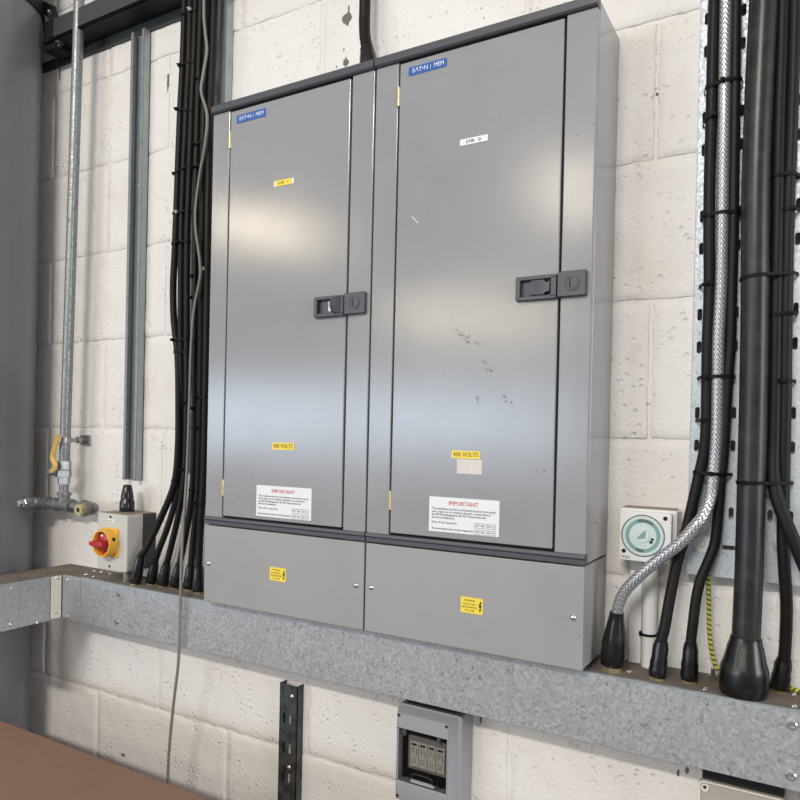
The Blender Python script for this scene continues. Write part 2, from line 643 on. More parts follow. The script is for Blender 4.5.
# ------------------------------------------------------------------ steel beam over the wall
bt = thing('steel_beam', 'dark grey horizontal steel beam across the top left', 'beam', (1.2, -0.03, 0.97))
bm = B()
box(bm, 0.088, 2.6, -0.068, -0.062, 1.0, 1.052, 0.001)
obj('web', bm, 'beam_paint', bt)
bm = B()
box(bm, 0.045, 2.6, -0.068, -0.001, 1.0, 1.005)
obj('flange', bm, 'dark_steel', bt)  # shade of the underside put into the colour, darker than the web
bm = B()
box(bm, 0.088, 2.6, -0.062, -0.001, 1.047, 1.052)
obj('flange', bm, 'beam_paint', bt)
bm = B()
box(bm, -0.05, 2.6, -0.006, -0.0005, 0.974, 1.0)
obj('wall_plate', bm, 'beam_paint', bt)
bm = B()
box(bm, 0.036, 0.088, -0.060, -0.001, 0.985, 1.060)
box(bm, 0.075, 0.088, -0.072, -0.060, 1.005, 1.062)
obj('end_shade', bm, 'dark_steel', bt)  # near-black block standing for the deep shade under the beam end
bm = B()
lathe(bm, (0.092, -0.052, 1.0), (0, 0, -1), [(0.011, 0), (0.011, 0.006), (0.005, 0.007), (0.005, 0.014), (0, 0.014)], 6)
obj('bolt', bm, 'beam_paint', bt)

# ------------------------------------------------------------------ galvanised trunking along the wall
ZT, ZB, YF = -0.3595, -0.4665, -0.100
tr = thing('cable_trunking', 'long galvanised steel cable trunking along the wall under the grey boards', 'trunking', (1.2, -0.05, ZB))
bm = B()
box(bm, 0.22, 2.35, YF + 0.002, 0, ZB, ZT)
obj('body', bm, 'dusty_top', tr)
bm = B()
box(bm, 0.287, 2.35, YF - 0.0005, YF + 0.0025, ZB - 0.001, ZT - 0.001, 0.0007)
obj('lid', bm, 'galv', tr)
bm = B()
box(bm, 0.2185, 0.2865, YF - 0.0012, YF + 0.0025, ZB - 0.0005, ZT - 0.0005, 0.0006)
obj('joint_plate', bm, 'galv', tr)
bm = B()
box(bm, 0.287, 2.35, YF - 0.0006, YF + 0.006, ZT - 0.002, ZT + 0.0006, 0.0005)
obj('lid_edge', bm, 'galv_plain', tr)


def screw_head(bm, p, axis, r=0.0045, h=0.0025, seg=10):
    lathe(bm, p, axis, [(r, 0), (r * 0.95, h * 0.5), (r * 0.55, h * 0.95), (0, h)], seg)


def slot_screw(px, py, y, r, parent, m='chrome'):
    p = P(px, py, y)
    bm = B()
    lathe(bm, p, (0, -1, 0), [(r, 0), (r, r * 0.25), (r * 0.8, r * 0.45), (r * 0.42, r * 0.45), (r * 0.36, r * 0.2), (0, r * 0.2)], 14)
    o = obj('screw', bm, m, parent, True)
    return o


for px, py in ((67, 580), (67, 616.5)):
    slot_screw(px, py, YF - 0.001, 0.0048, tr)
for px, py in ((118, 594), (117, 622)):
    slot_screw(px, py, YF - 0.0005, 0.0056, tr, 'steel')
for px, py in ((792, 725), (791, 776)):
    slot_screw(px, py, YF - 0.0005, 0.0068, tr)
for X, Y, r, h in ((1.6784, -0.080, 0.0045, 0.003), (1.790, -0.030, 0.0045, 0.003), (1.7915, -0.083, 0.0045, 0.003), (1.567, -0.060, 0.005, 0.0015),
                   (0.245, -0.03, 0.003, 0.003), (0.268, -0.028, 0.003, 0.003), (0.30, -0.028, 0.003, 0.002), (0.265, -0.07, 0.004, 0.003), (0.30, -0.075, 0.003, 0.002)):
    bm = B()
    screw_head(bm, (X, Y, ZT), (0, 0, 1), r, h)
    obj('screw', bm, 'chrome', tr, True)
bm = B()
lathe(bm, (1.683, -0.030, ZT), (0, 0, 1), [(0.0065, 0), (0.0065, 0.007), (0.0035, 0.007), (0.0035, 0.017), (0, 0.017)], 6)
obj('bolt', bm, 'steel', tr)

rt = thing('trunking_elbow', 'short galvanised trunking leg turning out past the grey column', 'trunking', (0.165, -0.18, ZB))
bm = B()
box(bm, 0.108, 0.216, -0.37, 0, ZB + 0.0005, ZT - 0.0003)
obj('body', bm, 'dusty_top', rt)
bm = B()
box(bm, 0.214, 0.2178, -0.37, -0.132, ZB - 0.0005, ZT - 0.001, 0.0006)
obj('lid', bm, 'galv', rt)
bm = B()
box(bm, 0.214, 0.2192, -0.37, -0.212, ZB - 0.001, ZT - 0.0005, 0.0006)
obj('joint_plate', bm, 'galv', rt)
bm = B()
box(bm, 0.214, 0.219, -0.130, -0.1035, ZB + 0.002, ZT - 0.002, 0.0006)
o = obj('corner_plate', bm, 'off_white', rt)
o['label'] = 'off-white corner plate'
for yy, zz in ((-0.230, -0.372), (-0.230, -0.455), (-0.115, -0.366), (-0.116, -0.450), (-0.166, -0.465)):
    bm = B()
    lathe(bm, (0.2188, yy, zz), (1, 0, 0), [(0.0042, 0), (0.004, 0.0012), (0.0022, 0.0028), (0, 0.003)], 10)
    obj('screw', bm, 'chrome', rt, True)
bm = B()
for t in range(9):
    a = random.uniform(0, 3)
    xx, yy = random.uniform(0.13, 0.2), random.uniform(-0.35, -0.05)
    box(bm, xx, xx + random.uniform(0.003, 0.007), yy, yy + random.uniform(0.002, 0.006), ZT - 0.0005, ZT + 0.0015)
o = obj('swarf', bm, 'chrome', rt)
o['kind'] = 'stuff'

# ------------------------------------------------------------------ distribution boards
ZTOP, ZDT, ZDB, ZBAND, ZCB = 0.665, 0.6445, -0.1755, -0.1915, -0.3495
YP = -0.130


def prof_x(bm, x0, x1, yz):
    """profile in YZ swept along X"""
    a = [bm.verts.new((x0, y, z)) for y, z in yz]
    c = [bm.verts.new((x1, y, z)) for y, z in yz]
    bm.faces.new(a)
    bm.faces.new(c[::-1])
    n = len(yz)
    for i in range(n):
        bm.faces.new((a[i], c[i], c[(i + 1) % n], a[(i + 1) % n]))
    bmesh.ops.recalc_face_normals(bm, faces=bm.faces[:])


def sticker(name, x0, x1, z0, z1, m, parent, y=-0.1318, r=0.002):
    bm = B()
    rbox(bm, x0, x1, z0, z1, y, y + 0.0012, r, 3)
    return obj(name, bm, m, parent)


def board(X0, X1, right):
    side = 'right' if right else 'left'
    t = thing('distribution_board', ('right-hand grey steel distribution board with 400 volts and pinkish blank stickers' if right else
              'left-hand grey steel distribution board with yellow sticker high on its door'), 'distribution board', ((X0 + X1) / 2, -0.065, ZCB),
              'grey distribution boards on the wall')
    bm = B()
    box(bm, X0 + 0.0008, X1 - 0.0008, -0.119, -0.0005, ZBAND + 0.001, ZTOP - 0.002, 0.0015)
    obj('casing', bm, 'cabinet_paint', t)
    D0, D1 = X0 + 0.0505, X0 + 0.3415
    # side strips of the front frame, each a folded sheet
    for a, c in ((X0 + 0.001, D0 - 0.0038), (D1 + 0.0038, X1 - 0.001)):
        bm = B()
        box(bm, a, c, YP, -0.1185, ZDB, ZDT + 0.003, 0.0014, 2)
        obj('front_strip', bm, 'cabinet_paint', t)
    bm = B()
    box(bm, D0 - 0.006, D1 + 0.006, -0.1205, -0.1185, ZDB, ZDT + 0.003)
    obj('door_gap_shade', bm, 'dark_gap', t)  # near-black backing that stands for the shade in the gap around the door
    bm = B()
    box(bm, D0, D1, YP - 0.001, -0.1207, ZDB + 0.0045, ZDT - 0.0012, 0.0013, 2)
    door = obj('door', bm, 'cabinet_paint', t)
    # trims
    bm = B()
    prof_x(bm, X0 + 0.0006, X1 - 0.0006, [(-0.118, ZTOP), (-0.133, ZTOP), (-0.1365, ZTOP - 0.004), (-0.1365, ZTOP - 0.0145), (-0.134, ZTOP - 0.0175), (-0.118, ZTOP - 0.0175)])
    obj('top_trim', bm, 'trim_plastic', t)
    bm = B()
    prof_x(bm, X0 + 0.0006, X1 - 0.0006, [(-0.118, ZDB), (-0.1325, ZDB), (-0.1335, ZDB - 0.005), (-0.131, ZDB - 0.008), (-0.131, ZBAND + 0.001), (-0.118, ZBAND + 0.001)])
    obj('bottom_trim', bm, 'trim_plastic', t)
    # terminal cover below
    bm = B()
    box(bm, X0 + 0.0012, X1 - 0.0012, -0.120, -0.0005, ZCB, ZBAND - 0.0016, 0.001)
    obj('lower_casing', bm, 'cover_paint', t)
    bm = B()
    box(bm, X0 + 0.001, X1 - 0.001, -0.1305, -0.1197, ZCB - 0.001, ZBAND - 0.0022, 0.0016, 2)
    cov = obj('lower_cover', bm, 'cover_paint', t)
    bm = B()
    box(bm, X0 + 0.03, X0 + 0.33, -0.1295, -0.12, ZBAND - 0.0022, ZBAND + 0.0005)
    obj('vent_gap', bm, 'dark_gap', t)
    for sx in (X0 + 0.0145, X1 - 0.0165):
        bm = B()
        lathe(bm, (sx, -0.1303, -0.2715), (0, -1, 0), [(0.0050, 0), (0.0050, 0.0012), (0.0040, 0.003), (0.0022, 0.0042), (0, 0.0043)], 14)
        obj('screw', bm, 'chrome', cov, True)
    # hinges
    for hz in (0.5875, -0.1145):
        bm = B()
        lathe(bm, (D0 - 0.0022, -0.1305, hz - 0.0165), (0, 0, 1), [(0.0030, 0), (0.0030, 0.0160), (0.0023, 0.0163), (0.0023, 0.0170), (0.0030, 0.0173), (0.0030, 0.033)], 10)
        obj('hinge', bm, 'brass', door, True)
    # latch on the door, strike plate with lock on the strip
    lx0, lx1, lz0, lz1 = D1 - 0.0660, D1 - 0.0003, 0.2135, 0.2510
    yf = -0.1395
    bm = B()
    rbox(bm, lx0, lx1, lz1 - 0.0062, lz1, yf, YP - 0.0008, 0.0012, 2, 0.001)
    rbox(bm, lx0, lx1, lz0, lz0 + 0.0062, yf, YP - 0.0008, 0.0012, 2, 0.001)
    rbox(bm, lx0, lx0 + 0.0075, lz0 + 0.003, lz1 - 0.003, yf - 0.0008, YP - 0.0008, 0.0012, 2, 0.001)
    rbox(bm, lx1 - 0.009, lx1, lz0 + 0.003, lz1 - 0.003, yf, YP - 0.0008, 0.0012, 2, 0.001)
    box(bm, lx0 + 0.004, lx1 - 0.004, YP - 0.0016, YP - 0.0009, lz0 + 0.003, lz1 - 0.003)
    obj('latch_frame', bm, 'latch_plastic', door)
    bm = B()
    zc = (lz0 + lz1) / 2
    if right:
        a, c, h = lx0 + 0.0205, lx1 - 0.0105, 0.0118
        prism(bm, [(a, zc - h * 0.55), (a + 0.005, zc - h), (c - 0.0085, zc - h), (c - 0.0085, zc - h * 0.62), (c, zc - h * 0.62), (c, zc + h * 0.62),
                   (c - 0.0085, zc + h * 0.62), (c - 0.0085, zc + h), (a + 0.005, zc + h), (a, zc + h * 0.55)], yf + 0.0003, YP - 0.0012, 0.0008)
        for k in range(6):
            box(bm, a + 0.006 + 0.003 * k, a + 0.0072 + 0.003 * k, yf - 0.0002, yf + 0.001, zc - 0.009, zc + 0.009)
    else:
        d, a_, b_ = frame((-0.55, -0.83, 0))
        n = 18
        hx = lx1 - 0.0125
        rim0, rim1 = [], []
        for k in range(n):
            an = 2 * PI * k / n
            q = Vector((hx, yf + 0.002, zc + 0.001)) + Vector((-0.35, -0.94, 0)) * (0.0115 * (math.cos(an) + 0.4)) + Vector((0, 0, 0.0155 * math.sin(an)))
            rim0.append(bm.verts.new(q + Vector((0.94, -0.35, 0)) * 0.004))
            rim1.append(bm.verts.new(q - Vector((0.94, -0.35, 0)) * 0.004))
        bm.faces.new(rim0)
        bm.faces.new(rim1[::-1])
        for k in range(n):
            bm.faces.new((rim0[k], rim1[k], rim1[(k + 1) % n], rim0[(k + 1) % n]))
        bmesh.ops.recalc_face_normals(bm, faces=bm.faces[:])
    obj('latch_lever', bm, 'latch_plastic', door, True)
    if not right:
        bm = B()
        box(bm, lx0 + 0.028, lx0 + 0.040, YP - 0.0022, YP - 0.0015, zc - 0.008, zc + 0.010)
        obj('latch_spring', bm, 'steel', door)
    bm = B()
    sx0, sx1 = D1 + 0.0012, D1 + 0.0450
    rbox(bm, sx0, sx1, 0.2150, 0.2535, -0.1390, YP - 0.0002, 0.0015, 2, 0.0012)
    sp = obj('strike_plate', bm, 'latch_plastic', t)
    bm = B()
    kc = (sx0 + sx1) / 2 + 0.001
    lathe(bm, (kc, -0.1391, 0.2345), (0, -1, 0), [(0.0118, 0), (0.0118, 0.0013), (0.0098, 0.0013), (0.0098, 0.0003), (0.0086, 0.0003), (0.0086, 0.0011), (0, 0.0011)], 24)
    obj('lock', bm, 'trim_plastic', sp, True)
    bm = B()
    box(bm, kc - 0.0035, kc - 0.0022, -0.1407, -0.1400, 0.2270, 0.2420)
    obj('key_slot', bm, 'dark_gap', sp)
    # ------- stickers
    ox = X0 - 0.725
    lx = (1.1882, 1.2614) if right else (0.7917, 0.8673)
    lz = (0.6180, 0.6325) if right else (0.6160, 0.6320)
    s = sticker('logo_sticker', *lx, *lz, 'logo_blue', t)
    s['label'] = 'blue maker sticker with white lettering'
    zc = sum(lz) / 2
    w = lx[1] - lx[0]
    lettering('lettering', 'E\u039bT\u2022N', lx[0] + w * 0.31, zc, -0.1323, width=w * 0.40, size=0.0105, m='ink_white', parent=s)
    lettering('lettering', '|', lx[0] + w * 0.585, zc, -0.1323, size=0.009, m='ink_white', parent=s)
    lettering('lettering', 'MEM', lx[0] + w * 0.80, zc, -0.1323, width=w * 0.25, size=0.0105, m='ink_white', parent=s)
    if right:
        s = sticker('name_sticker', 1.2890, 1.3392, 0.4792, 0.4896, 'paper', t, r=0.0006)
        s['label'] = 'small white name sticker'
        lettering('lettering', 'DB  2', 1.3140, 0.4842, -0.1323, width=0.026, size=0.0065, parent=s)
        s = sticker('voltage_sticker', 1.2873, 1.3380, -0.0370, -0.0244, 'yellow_label', t, r=0.0006)
        lettering('lettering', '400 VOLTS', 1.3126, -0.0307, -0.1323, width=0.045, size=0.0105, m='ink_brown', parent=s)
        s = sticker('blank_sticker', 1.2970, 1.3420, -0.0620, -0.0383, 'pink_paper', t, r=0.0006)
        s['label'] = 'faded pinkish blank sticker'
        I = (1.2472, 1.3742, -0.1608, -0.1026)
        Wn = (1.3096, 1.3490, -0.2895, -0.2638)
    else:
        s = sticker('name_sticker', 0.8914, 0.9407, 0.4733, 0.4849, 'paper', t, r=0.002)
        bm = B()
        rbox(bm, 0.8955, 0.9365, 0.4735, 0.4847, -0.1321, -0.1316, 0.002, 3)
        obj('yellow_field', bm, 'yellow_label', s)
        lettering('lettering', 'DB  1', 0.9160, 0.4791, -0.1324, width=0.024, size=0.0065, parent=s)
        s = sticker('voltage_sticker', 0.9016, 0.9556, -0.0335, -0.0200, 'yellow_label', t, r=0.0012)
        lettering('lettering', '400 VOLTS', 0.9286, -0.0267, -0.1323, width=0.047, size=0.0115, m='ink_brown', parent=s)
        I = (0.8640, 0.9986, -0.1643, -0.1040)
        Wn = (0.9015, 0.9411, -0.2859, -0.2602)
    # inspection notice
    x0, x1, z0, z1 = I
    s = sticker('notice', x0, x1, z0, z1, 'paper', t, r=0.0015)
    s['label'] = 'white inspection notice with red heading'
    w, h = x1 - x0, z1 - z0
    lettering('lettering', 'IMPORTANT', x0 + w * 0.5, z1 - h * 0.165, -0.1323, width=w * 0.42, size=0.0100, m='ink_red', parent=s)
    bodyt = ['This installation should be periodically inspected and tested', 'and a report on its condition obtained, as prescribed in',
             'the IEE Wiring Regulations BS 7671 Requirements for', 'Electrical Installations.']
    ws = (0.90, 0.84, 0.78, 0.33)
    for k, (tx, ww) in enumerate(zip(bodyt, ws)):
        lettering('lettering', tx, x0 + w * 0.045, z1 - h * (0.335 + 0.085 * k), -0.1323, width=w * ww, size=0.0050, parent=s, align='LEFT')
    lettering('lettering', 'Date of last inspection', x0 + w * 0.045, z1 - h * 0.725, -0.1323, width=w * 0.36, size=0.0052, parent=s, align='LEFT')
    lettering('lettering', 'Recommended date of next inspection', x0 + w * 0.045, z1 - h * 0.905, -0.1323, width=w * 0.60, size=0.0052, parent=s, align='LEFT')
    for q, dt in ((0.735, '07 06 2011'), (0.915, '07 06 2014')):
        bm = B()
        bx0, bx1, bz = x0 + w * 0.665, x0 + w * 0.955, z1 - h * q
        for a, c, e, g in ((bx0, bx1, bz + h * 0.068, bz + h * 0.060), (bx0, bx1, bz - h * 0.060, bz - h * 0.068), (bx0, bx0 + 0.0004, bz - h * 0.06, bz + h * 0.06), (bx1 - 0.0004, bx1, bz - h * 0.06, bz + h * 0.06)):
            box(bm, a, c, -0.1322, -0.1319, e, g)
        obj('date_box', bm, 'ink_grey', s)
        lettering('lettering', dt, (bx0 + bx1) / 2, bz, -0.1323, width=w * 0.25, size=0.0052, m='ink_grey', parent=s)
    # warning sticker on the lower cover
    x0, x1, z0, z1 = Wn
    s = sticker('warning_sticker', x0, x1, z0, z1, 'yellow_label', t, y=-0.1314, r=0.0006)
    s['label'] = 'yellow warning sticker with black arrow'
    w, h = x1 - x0, z1 - z0
    for q, tx, ww in ((0.19, 'WARNING', 0.50), (0.42, 'ISOLATE SUPPLY', 0.60), (0.62, 'BEFORE REMOVING', 0.68), (0.83, 'THIS COVER', 0.44)):
        lettering('lettering', tx, x0 + w * 0.42, z1 - h * q, -0.1319, width=w * ww, size=0.0042, m='ink_brown', parent=s)
    bm = B()
    ax, az = x0 + w * 0.89, (z0 + z1) / 2
    prism(bm, [(ax - 0.0002, az + 0.0085), (ax + 0.0022, az + 0.0085), (ax + 0.0004, az + 0.0022), (ax + 0.0026, az + 0.0030), (ax + 0.0004, az - 0.0042),
               (ax + 0.0018, az - 0.0040), (ax - 0.0002, az - 0.0090), (ax - 0.0018, az - 0.0045), (ax - 0.0008, az - 0.0042), (ax - 0.0004, az - 0.0004),
               (ax - 0.0026, az - 0.0012)], -0.1319, -0.1314)
    obj('lightning_arrow', bm, 'ink', s)
    return t


sc = bpy.data.materials.new('scuff')
sc.use_nodes = True
_s = sc.node_tree.nodes['Principled BSDF']
_s.inputs['Base Color'].default_value = (0.05, 0.048, 0.045, 1)
_s.inputs['Alpha'].default_value = 0.22
_s.inputs['Roughness'].default_value = 0.6
MATS['scuff'] = sc
bl = board(0.725, 1.1188, False)
br = board(1.1202, 1.514, True)
bm = B()
lathe(bm, (1.513, -0.067, -0.130), (1, 0, 0), [(0.0055, 0), (0.0055, 0.0008), (0.0028, 0.0008), (0.0028, 0.004), (0, 0.004)], 14)
obj('side_screw', bm, 'chrome', br, True)
bm = B()
rnd = random.Random(3)
for px, py, rx, rz in ((455, 331, 4, 2), (460, 335, 5, 3), (468, 337, 5, 3), (472, 342, 6, 2), (478, 343, 4, 1.5), (484, 362, 3, 3), (490, 372, 4, 4), (478, 400, 1.6, 7), (505, 398, 2.5, 5),
                       (512, 405, 2, 3), (444, 312, 1, 1), (540, 470, 5, 2)):
    for q in range(5):
        c = P(px + rnd.uniform(-rx, rx), py + rnd.uniform(-rz, rz), YP - 0.0012)
        n = 9
        vv = [bm.verts.new((c.x + 0.0021 * rx * 0.4 * rnd.uniform(0.4, 1.1) * math.cos(-2 * PI * k / n), YP - 0.0012 - q * 0.00002, c.z + 0.0017 * rz * 0.4 * rnd.uniform(0.4, 1.1) * math.sin(-2 * PI * k / n))) for k in range(n)]
        bm.faces.new(vv)
o = obj('scuffs', bm, 'scuff', br)
o['kind'] = 'stuff'
bm = B()
a, c = P(412, 216.5, YP - 0.0012), P(418, 223, YP - 0.0012)
box(bm, -0.0006, 0.0006, 0, 0.0003, 0, (c - a).length)
bmesh.ops.transform(bm, matrix=Matrix.Translation(a) @ Vector((0, 0, 1)).rotation_difference(c - a).to_matrix().to_4x4(), verts=bm.verts[:])
obj('scratch', bm, 'paper', br)


# ------------------------------------------------------------------ cables
def shroud(parent, base, top, rc, rb, brass=True, big=False):
    """PVC gland shroud from its base on the trunking up to the cable"""
    base, top = Vector(base), Vector(top)
    ax = top - base
    H = ax.length
    bm = B()
    if big:
        prof = [(rb * 0.93, 0), (rb * 0.99, H * 0.08), (rb, H * 0.16), (rb, H * 0.40), (rb * 0.95, H * 0.50), (rb * 0.86, H * 0.60), (rc * 1.26, H * 0.84), (rc * 1.14, H * 0.92), (rc * 1.10, H), (rc * 0.9, H)]
    else:
        prof = [(rb * 0.90, 0), (rb * 0.97, H * 0.06), (rb, H * 0.22), (rb * 0.95, H * 0.30), (rb * 0.98, H * 0.40), (rb * 0.88, H * 0.55), (rc * 1.42, H * 0.82), (rc * 1.2, H * 0.97), (rc * 1.22, H), (rc * 0.9, H)]
    lathe(bm, base, ax, prof, 24)
    obj('gland_shroud', bm, 'shroud_pvc', parent, True)
    if brass:
        bm = B()
        lathe(bm, (base.x, base.y, ZT), (0, 0, 1), [(rb * 0.86, 0), (rb * 0.86, max(0.0035, base.z - ZT + 0.002))], 6)
        obj('gland_nut', bm, 'brass', parent)


CABLES = {}


def cable(key, label, pts, r, base=None, shr_top=None, rb=None, m='black_sheath', name='armoured_cable', group=None, lift=0.004, seg=14, big=False, brass=True):
    """pts = (px, py, depth y); the lower end goes down into its gland shroud"""
    path = [P(*p) for p in pts]
    # run on above the frame
    up = (path[0] - path[1]).normalized()
    path.insert(0, path[0] + up * 0.30)
    t = thing(name, label, 'cable', (path[-1].x, path[-1].y, ZT), group)
    if base is not None:
        bp = Vector((base[0], base[1], ZT + lift))
        tp = P(*shr_top)
        path = path + [tp, tp.lerp(bp, 0.45)]
    sp = spline(path, 7)
    bm = B()
    tube(bm, sp, r, seg)
    obj('sheath', bm, m, t, True)
    if base is not None:
        shroud(t, bp, tp, r, rb, brass, big)
    CABLES[key] = (sp, r)
    return t


# left bundle (six cables on the narrow tray)
GL = 'black armoured cables left of the boards'
YB = -0.047
cable('c1', 'outermost left black armoured cable, splaying furthest toward the isolator box', [(185, 0, YB), (183, 60, YB), (180, 120, YB), (177, 200, YB), (175, 250, YB), (173.3, 285, YB), (174, 320, YB), (178, 360, YB), (178.7, 410, YB), (178, 450, YB), (174, 485, YB), (160, 520, -0.055), (147, 547, -0.068)], 0.0078,
      (0.4547, -0.079), (141, 556, -0.075), 0.0135, group=GL)
cable('c2', 'second black armoured cable from the left of the left bundle', [(190.5, 0, YB - .004), (189, 60, YB - .004), (186, 120, YB), (182.5, 200, YB), (181, 260, YB), (180.8, 330, YB), (181.8, 400, YB + .006), (181.5, 450, YB + .012), (178.5, 487, YB + .011), (169, 523, -0.046), (159, 550, -0.054)], 0.0072,
      (0.4792, -0.0539), (155, 563, -0.054), 0.0128, group=GL)
cable('c3', 'third black armoured cable from the left of the left bundle', [(196, 0, YB), (194, 60, YB), (191.5, 120, YB), (188.5, 200, YB), (187, 250, YB), (186.8, 330, YB), (186.8, 400, YB), (186.2, 440, YB), (184.5, 475, YB), (179, 512, -0.050), (171, 547, -0.053)], 0.0072,
      (0.5171, -0.0534), (167, 563, -0.0534), 0.0132, group=GL)
cable('c4', 'fourth black armoured cable from the left, just behind the thin grey flex', [(201.5, 0, YB), (199.5, 60, YB), (197.5, 120, YB), (195.7, 200, YB), (194.7, 300, YB), (194.8, 400, YB), (193.5, 470, YB), (190, 510, YB), (183.5, 545, YB)], 0.0074,
      (0.556, -0.0517), (179.5, 564, -0.0517), 0.0134, group=GL)
cable('c5', 'fifth black armoured cable from the left of the left bundle', [(208.5, 0, YB), (206.5, 60, YB), (204, 120, YB), (202.5, 200, YB), (201.3, 300, YB), (200, 400, YB), (198.7, 470, YB), (196.5, 510, YB), (193, 545, YB)], 0.0078,
      (0.5967, -0.048), (191, 565, -0.048), 0.0136, group=GL)
cable('c6', 'sixth black armoured cable of the left bundle, nearest the left board', [(214.5, 0, YB), (212.5, 60, YB), (210, 120, YB), (208.2, 200, YB), (207, 300, YB), (205.5, 400, YB), (203.8, 470, YB), (201.5, 510, YB - .004), (199.5, 548, -0.055)], 0.0080,
      (0.6352, -0.058), (198.8, 566, -0.057), 0.0134, group=GL)

# right-hand cables
GR = 'cables on the right-hand tray'
cable('A', 'left black armoured cable on the right tray, left of the braided cable', [(714, 0, -.044), (712.5, 60, -.044), (711.2, 120, -.044), (709.5, 180, -.044), (709, 230, -.044), (709.3, 290, -.044), (707.5, 340, -.044), (706.8, 390, -.044), (706, 430, -.044), (703.5, 455, -.044), (699, 475, -.045), (693, 502, -.048), (686, 532, -.05), (677, 563, -.055), (669.5, 600, -.062), (665, 626, -.068)], 0.0082,
      (1.6107, -0.0746), (661.5, 641, -.071), 0.0130, group=GR)
cable('B', 'silver wire-braided clear sheathed cable curving across the time switch', [(726, 0, -.047), (724.8, 60, -.047), (724, 120, -.047), (723, 180, -.047), (722.3, 230, -.047), (721, 290, -.047), (718.5, 340, -.047), (717.8, 390, -.047), (717, 430, -.047), (715, 460, -.049), (711, 495, -.055), (703.5, 515, -.066), (696, 525, -.073), (680, 543, -.079), (657.5, 560.5, -.080), (638, 577.5, -.080), (624, 593, -.077)], 0.0088,
      (1.5429, -0.0707), (617, 612, -.075), 0.0190, m='braid', name='braided_cable', seg=20, group=GR, lift=0.009)
cable('C', 'black armoured cable running down just right of the braided cable', [(736, 0, -.043), (735.3, 60, -.043), (734.8, 120, -.043), (733.8, 180, -.043), (733.4, 230, -.043), (731.8, 290, -.043), (730.6, 340, -.043), (727.5, 385, -.043), (725, 430, -.043), (723, 460, -.043), (720.8, 480, -.043), (718, 515, -.043), (715, 542, -.045), (708, 562, -.050), (700.5, 580, -.054), (696, 600, -.057), (693.2, 622, -.06)], 0.0076,
      (1.6539, -0.0613), (690.8, 643, -.061), 0.0128, group=GR)
cable('D', 'thickest black armoured cable with a big bell-shaped gland shroud', [(763.5, 0, -.054), (761, 50, -.054), (758.7, 100, -.054), (756.8, 150, -.054), (755.6, 200, -.054), (755, 300, -.054), (753.7, 390, -.055), (751.5, 480, -.058), (749.3, 560, -.064), (747.3, 610, -.068)], 0.0190,
      (1.7275, -0.0716), (746, 637, -.070), 0.0325, m='black_sheath_big', seg=24, big=True, brass=False, group=GR, lift=0.001)
cable('F', 'rightmost black armoured cable dropping straight down into its own shroud', [(795, 0, -.041), (794, 50, -.041), (792.5, 100, -.041), (790.8, 150, -.041), (788.7, 200, -.041), (786.5, 300, -.041), (785.3, 400, -.041), (784.2, 450, -.041), (783.3, 500, -.041), (783, 540, -.041), (784.5, 570, -.040), (786.5, 605, -.034), (785.8, 635, -.029)], 0.0084,
      (1.7711, -0.0279), (784.3, 659, -.028), 0.0135, group=GR)
# E leaves the frame at the right and drops into the trunking beyond
pe = [(782.7, 0, -.043), (781.5, 50, -.043), (779.7, 100, -.043), (778.5, 150, -.043), (777.8, 200, -.043), (776, 300, -.043), (775, 380, -.043), (773.7, 440, -.045), (773, 470, -.050), (776, 494, -.055), (783, 515, -.058), (791, 534, -.060), (799, 553, -.060)]
path = [P(*p) for p in pe]
t = thing('armoured_cable', 'black armoured cable bending away to the right in front of the rightmost one', 'cable', (1.83, -0.06, ZT), GR)
path.insert(0, path[0] + (path[0] - path[1]).normalized() * 0.3)
path += [Vector((1.815, -0.06, -0.21)), Vector((1.828, -0.06, -0.27)), Vector((1.832, -0.06, -0.325))]
sp = spline(path, 7)
bm = B()
tube(bm, sp, 0.0092, 14)
obj('sheath', bm, 'black_sheath', t, True)
shroud(t, (1.832, -0.06, ZT + 0.004), (1.831, -0.06, -0.295), 0.0092, 0.0145)
CABLES['E'] = (sp, 0.0092)

# cable entering the top of the boards
pts = [P(365, 0, -.035), P(364.5, 20, -.035), P(365, 36, -.038), P(367, 48, -.042)]
pts.insert(0, pts[0] + Vector((0.0, 0, 0.3)))
t = thing('armoured_cable', 'short black cable dropping from above into the top between the boards', 'cable', (1.045, -0.045, ZTOP))
basep = Vector((1.060, -0.050, ZTOP))
tpp = P(367, 49, -.043)
sp = spline(pts + [tpp, tpp.lerp(basep, 0.5)], 7)
bm = B()
tube(bm, sp, 0.0112, 16)
obj('sheath', bm, 'black_sheath', t, True)
shroud(t, basep, tpp, 0.0112, 0.022, False)

# thin grey flex
g = [(204, 0, -.064), (205, 30, -.064), (206.8, 50, -.064), (203, 75, -.064), (201.2, 92, -.064), (207, 115, -.064), (205, 145, -.064), (199, 180, -.064), (195.3, 220, -.066), (200, 262, -.066), (200, 278, -.066), (194, 310, -.066), (191, 350, -.066), (189.5, 400, -.068), (187, 470, -.075), (183, 530, -.095), (181.3, 565, -.110), (180.3, 610, -.112), (178.5, 660, -.11), (174, 700, -.10), (170, 740, -.09), (168, 776, -.085)]
path = [P(*p) for p in g]
path.insert(0, path[0] + Vector((0.005, 0, 0.25)))
path.append(path[-1] + Vector((-0.003, 0, -0.2)))
path.append(path[-1] + Vector((0.0, 0, -0.45)))
bm = B()
tube(bm, spline(path, 8), 0.0032, 10)
tag(obj('grey_flex', bm, 'grey_flex', smooth=True), 'thin wavy grey flex hanging in front of the left cable bundle', 'cable')

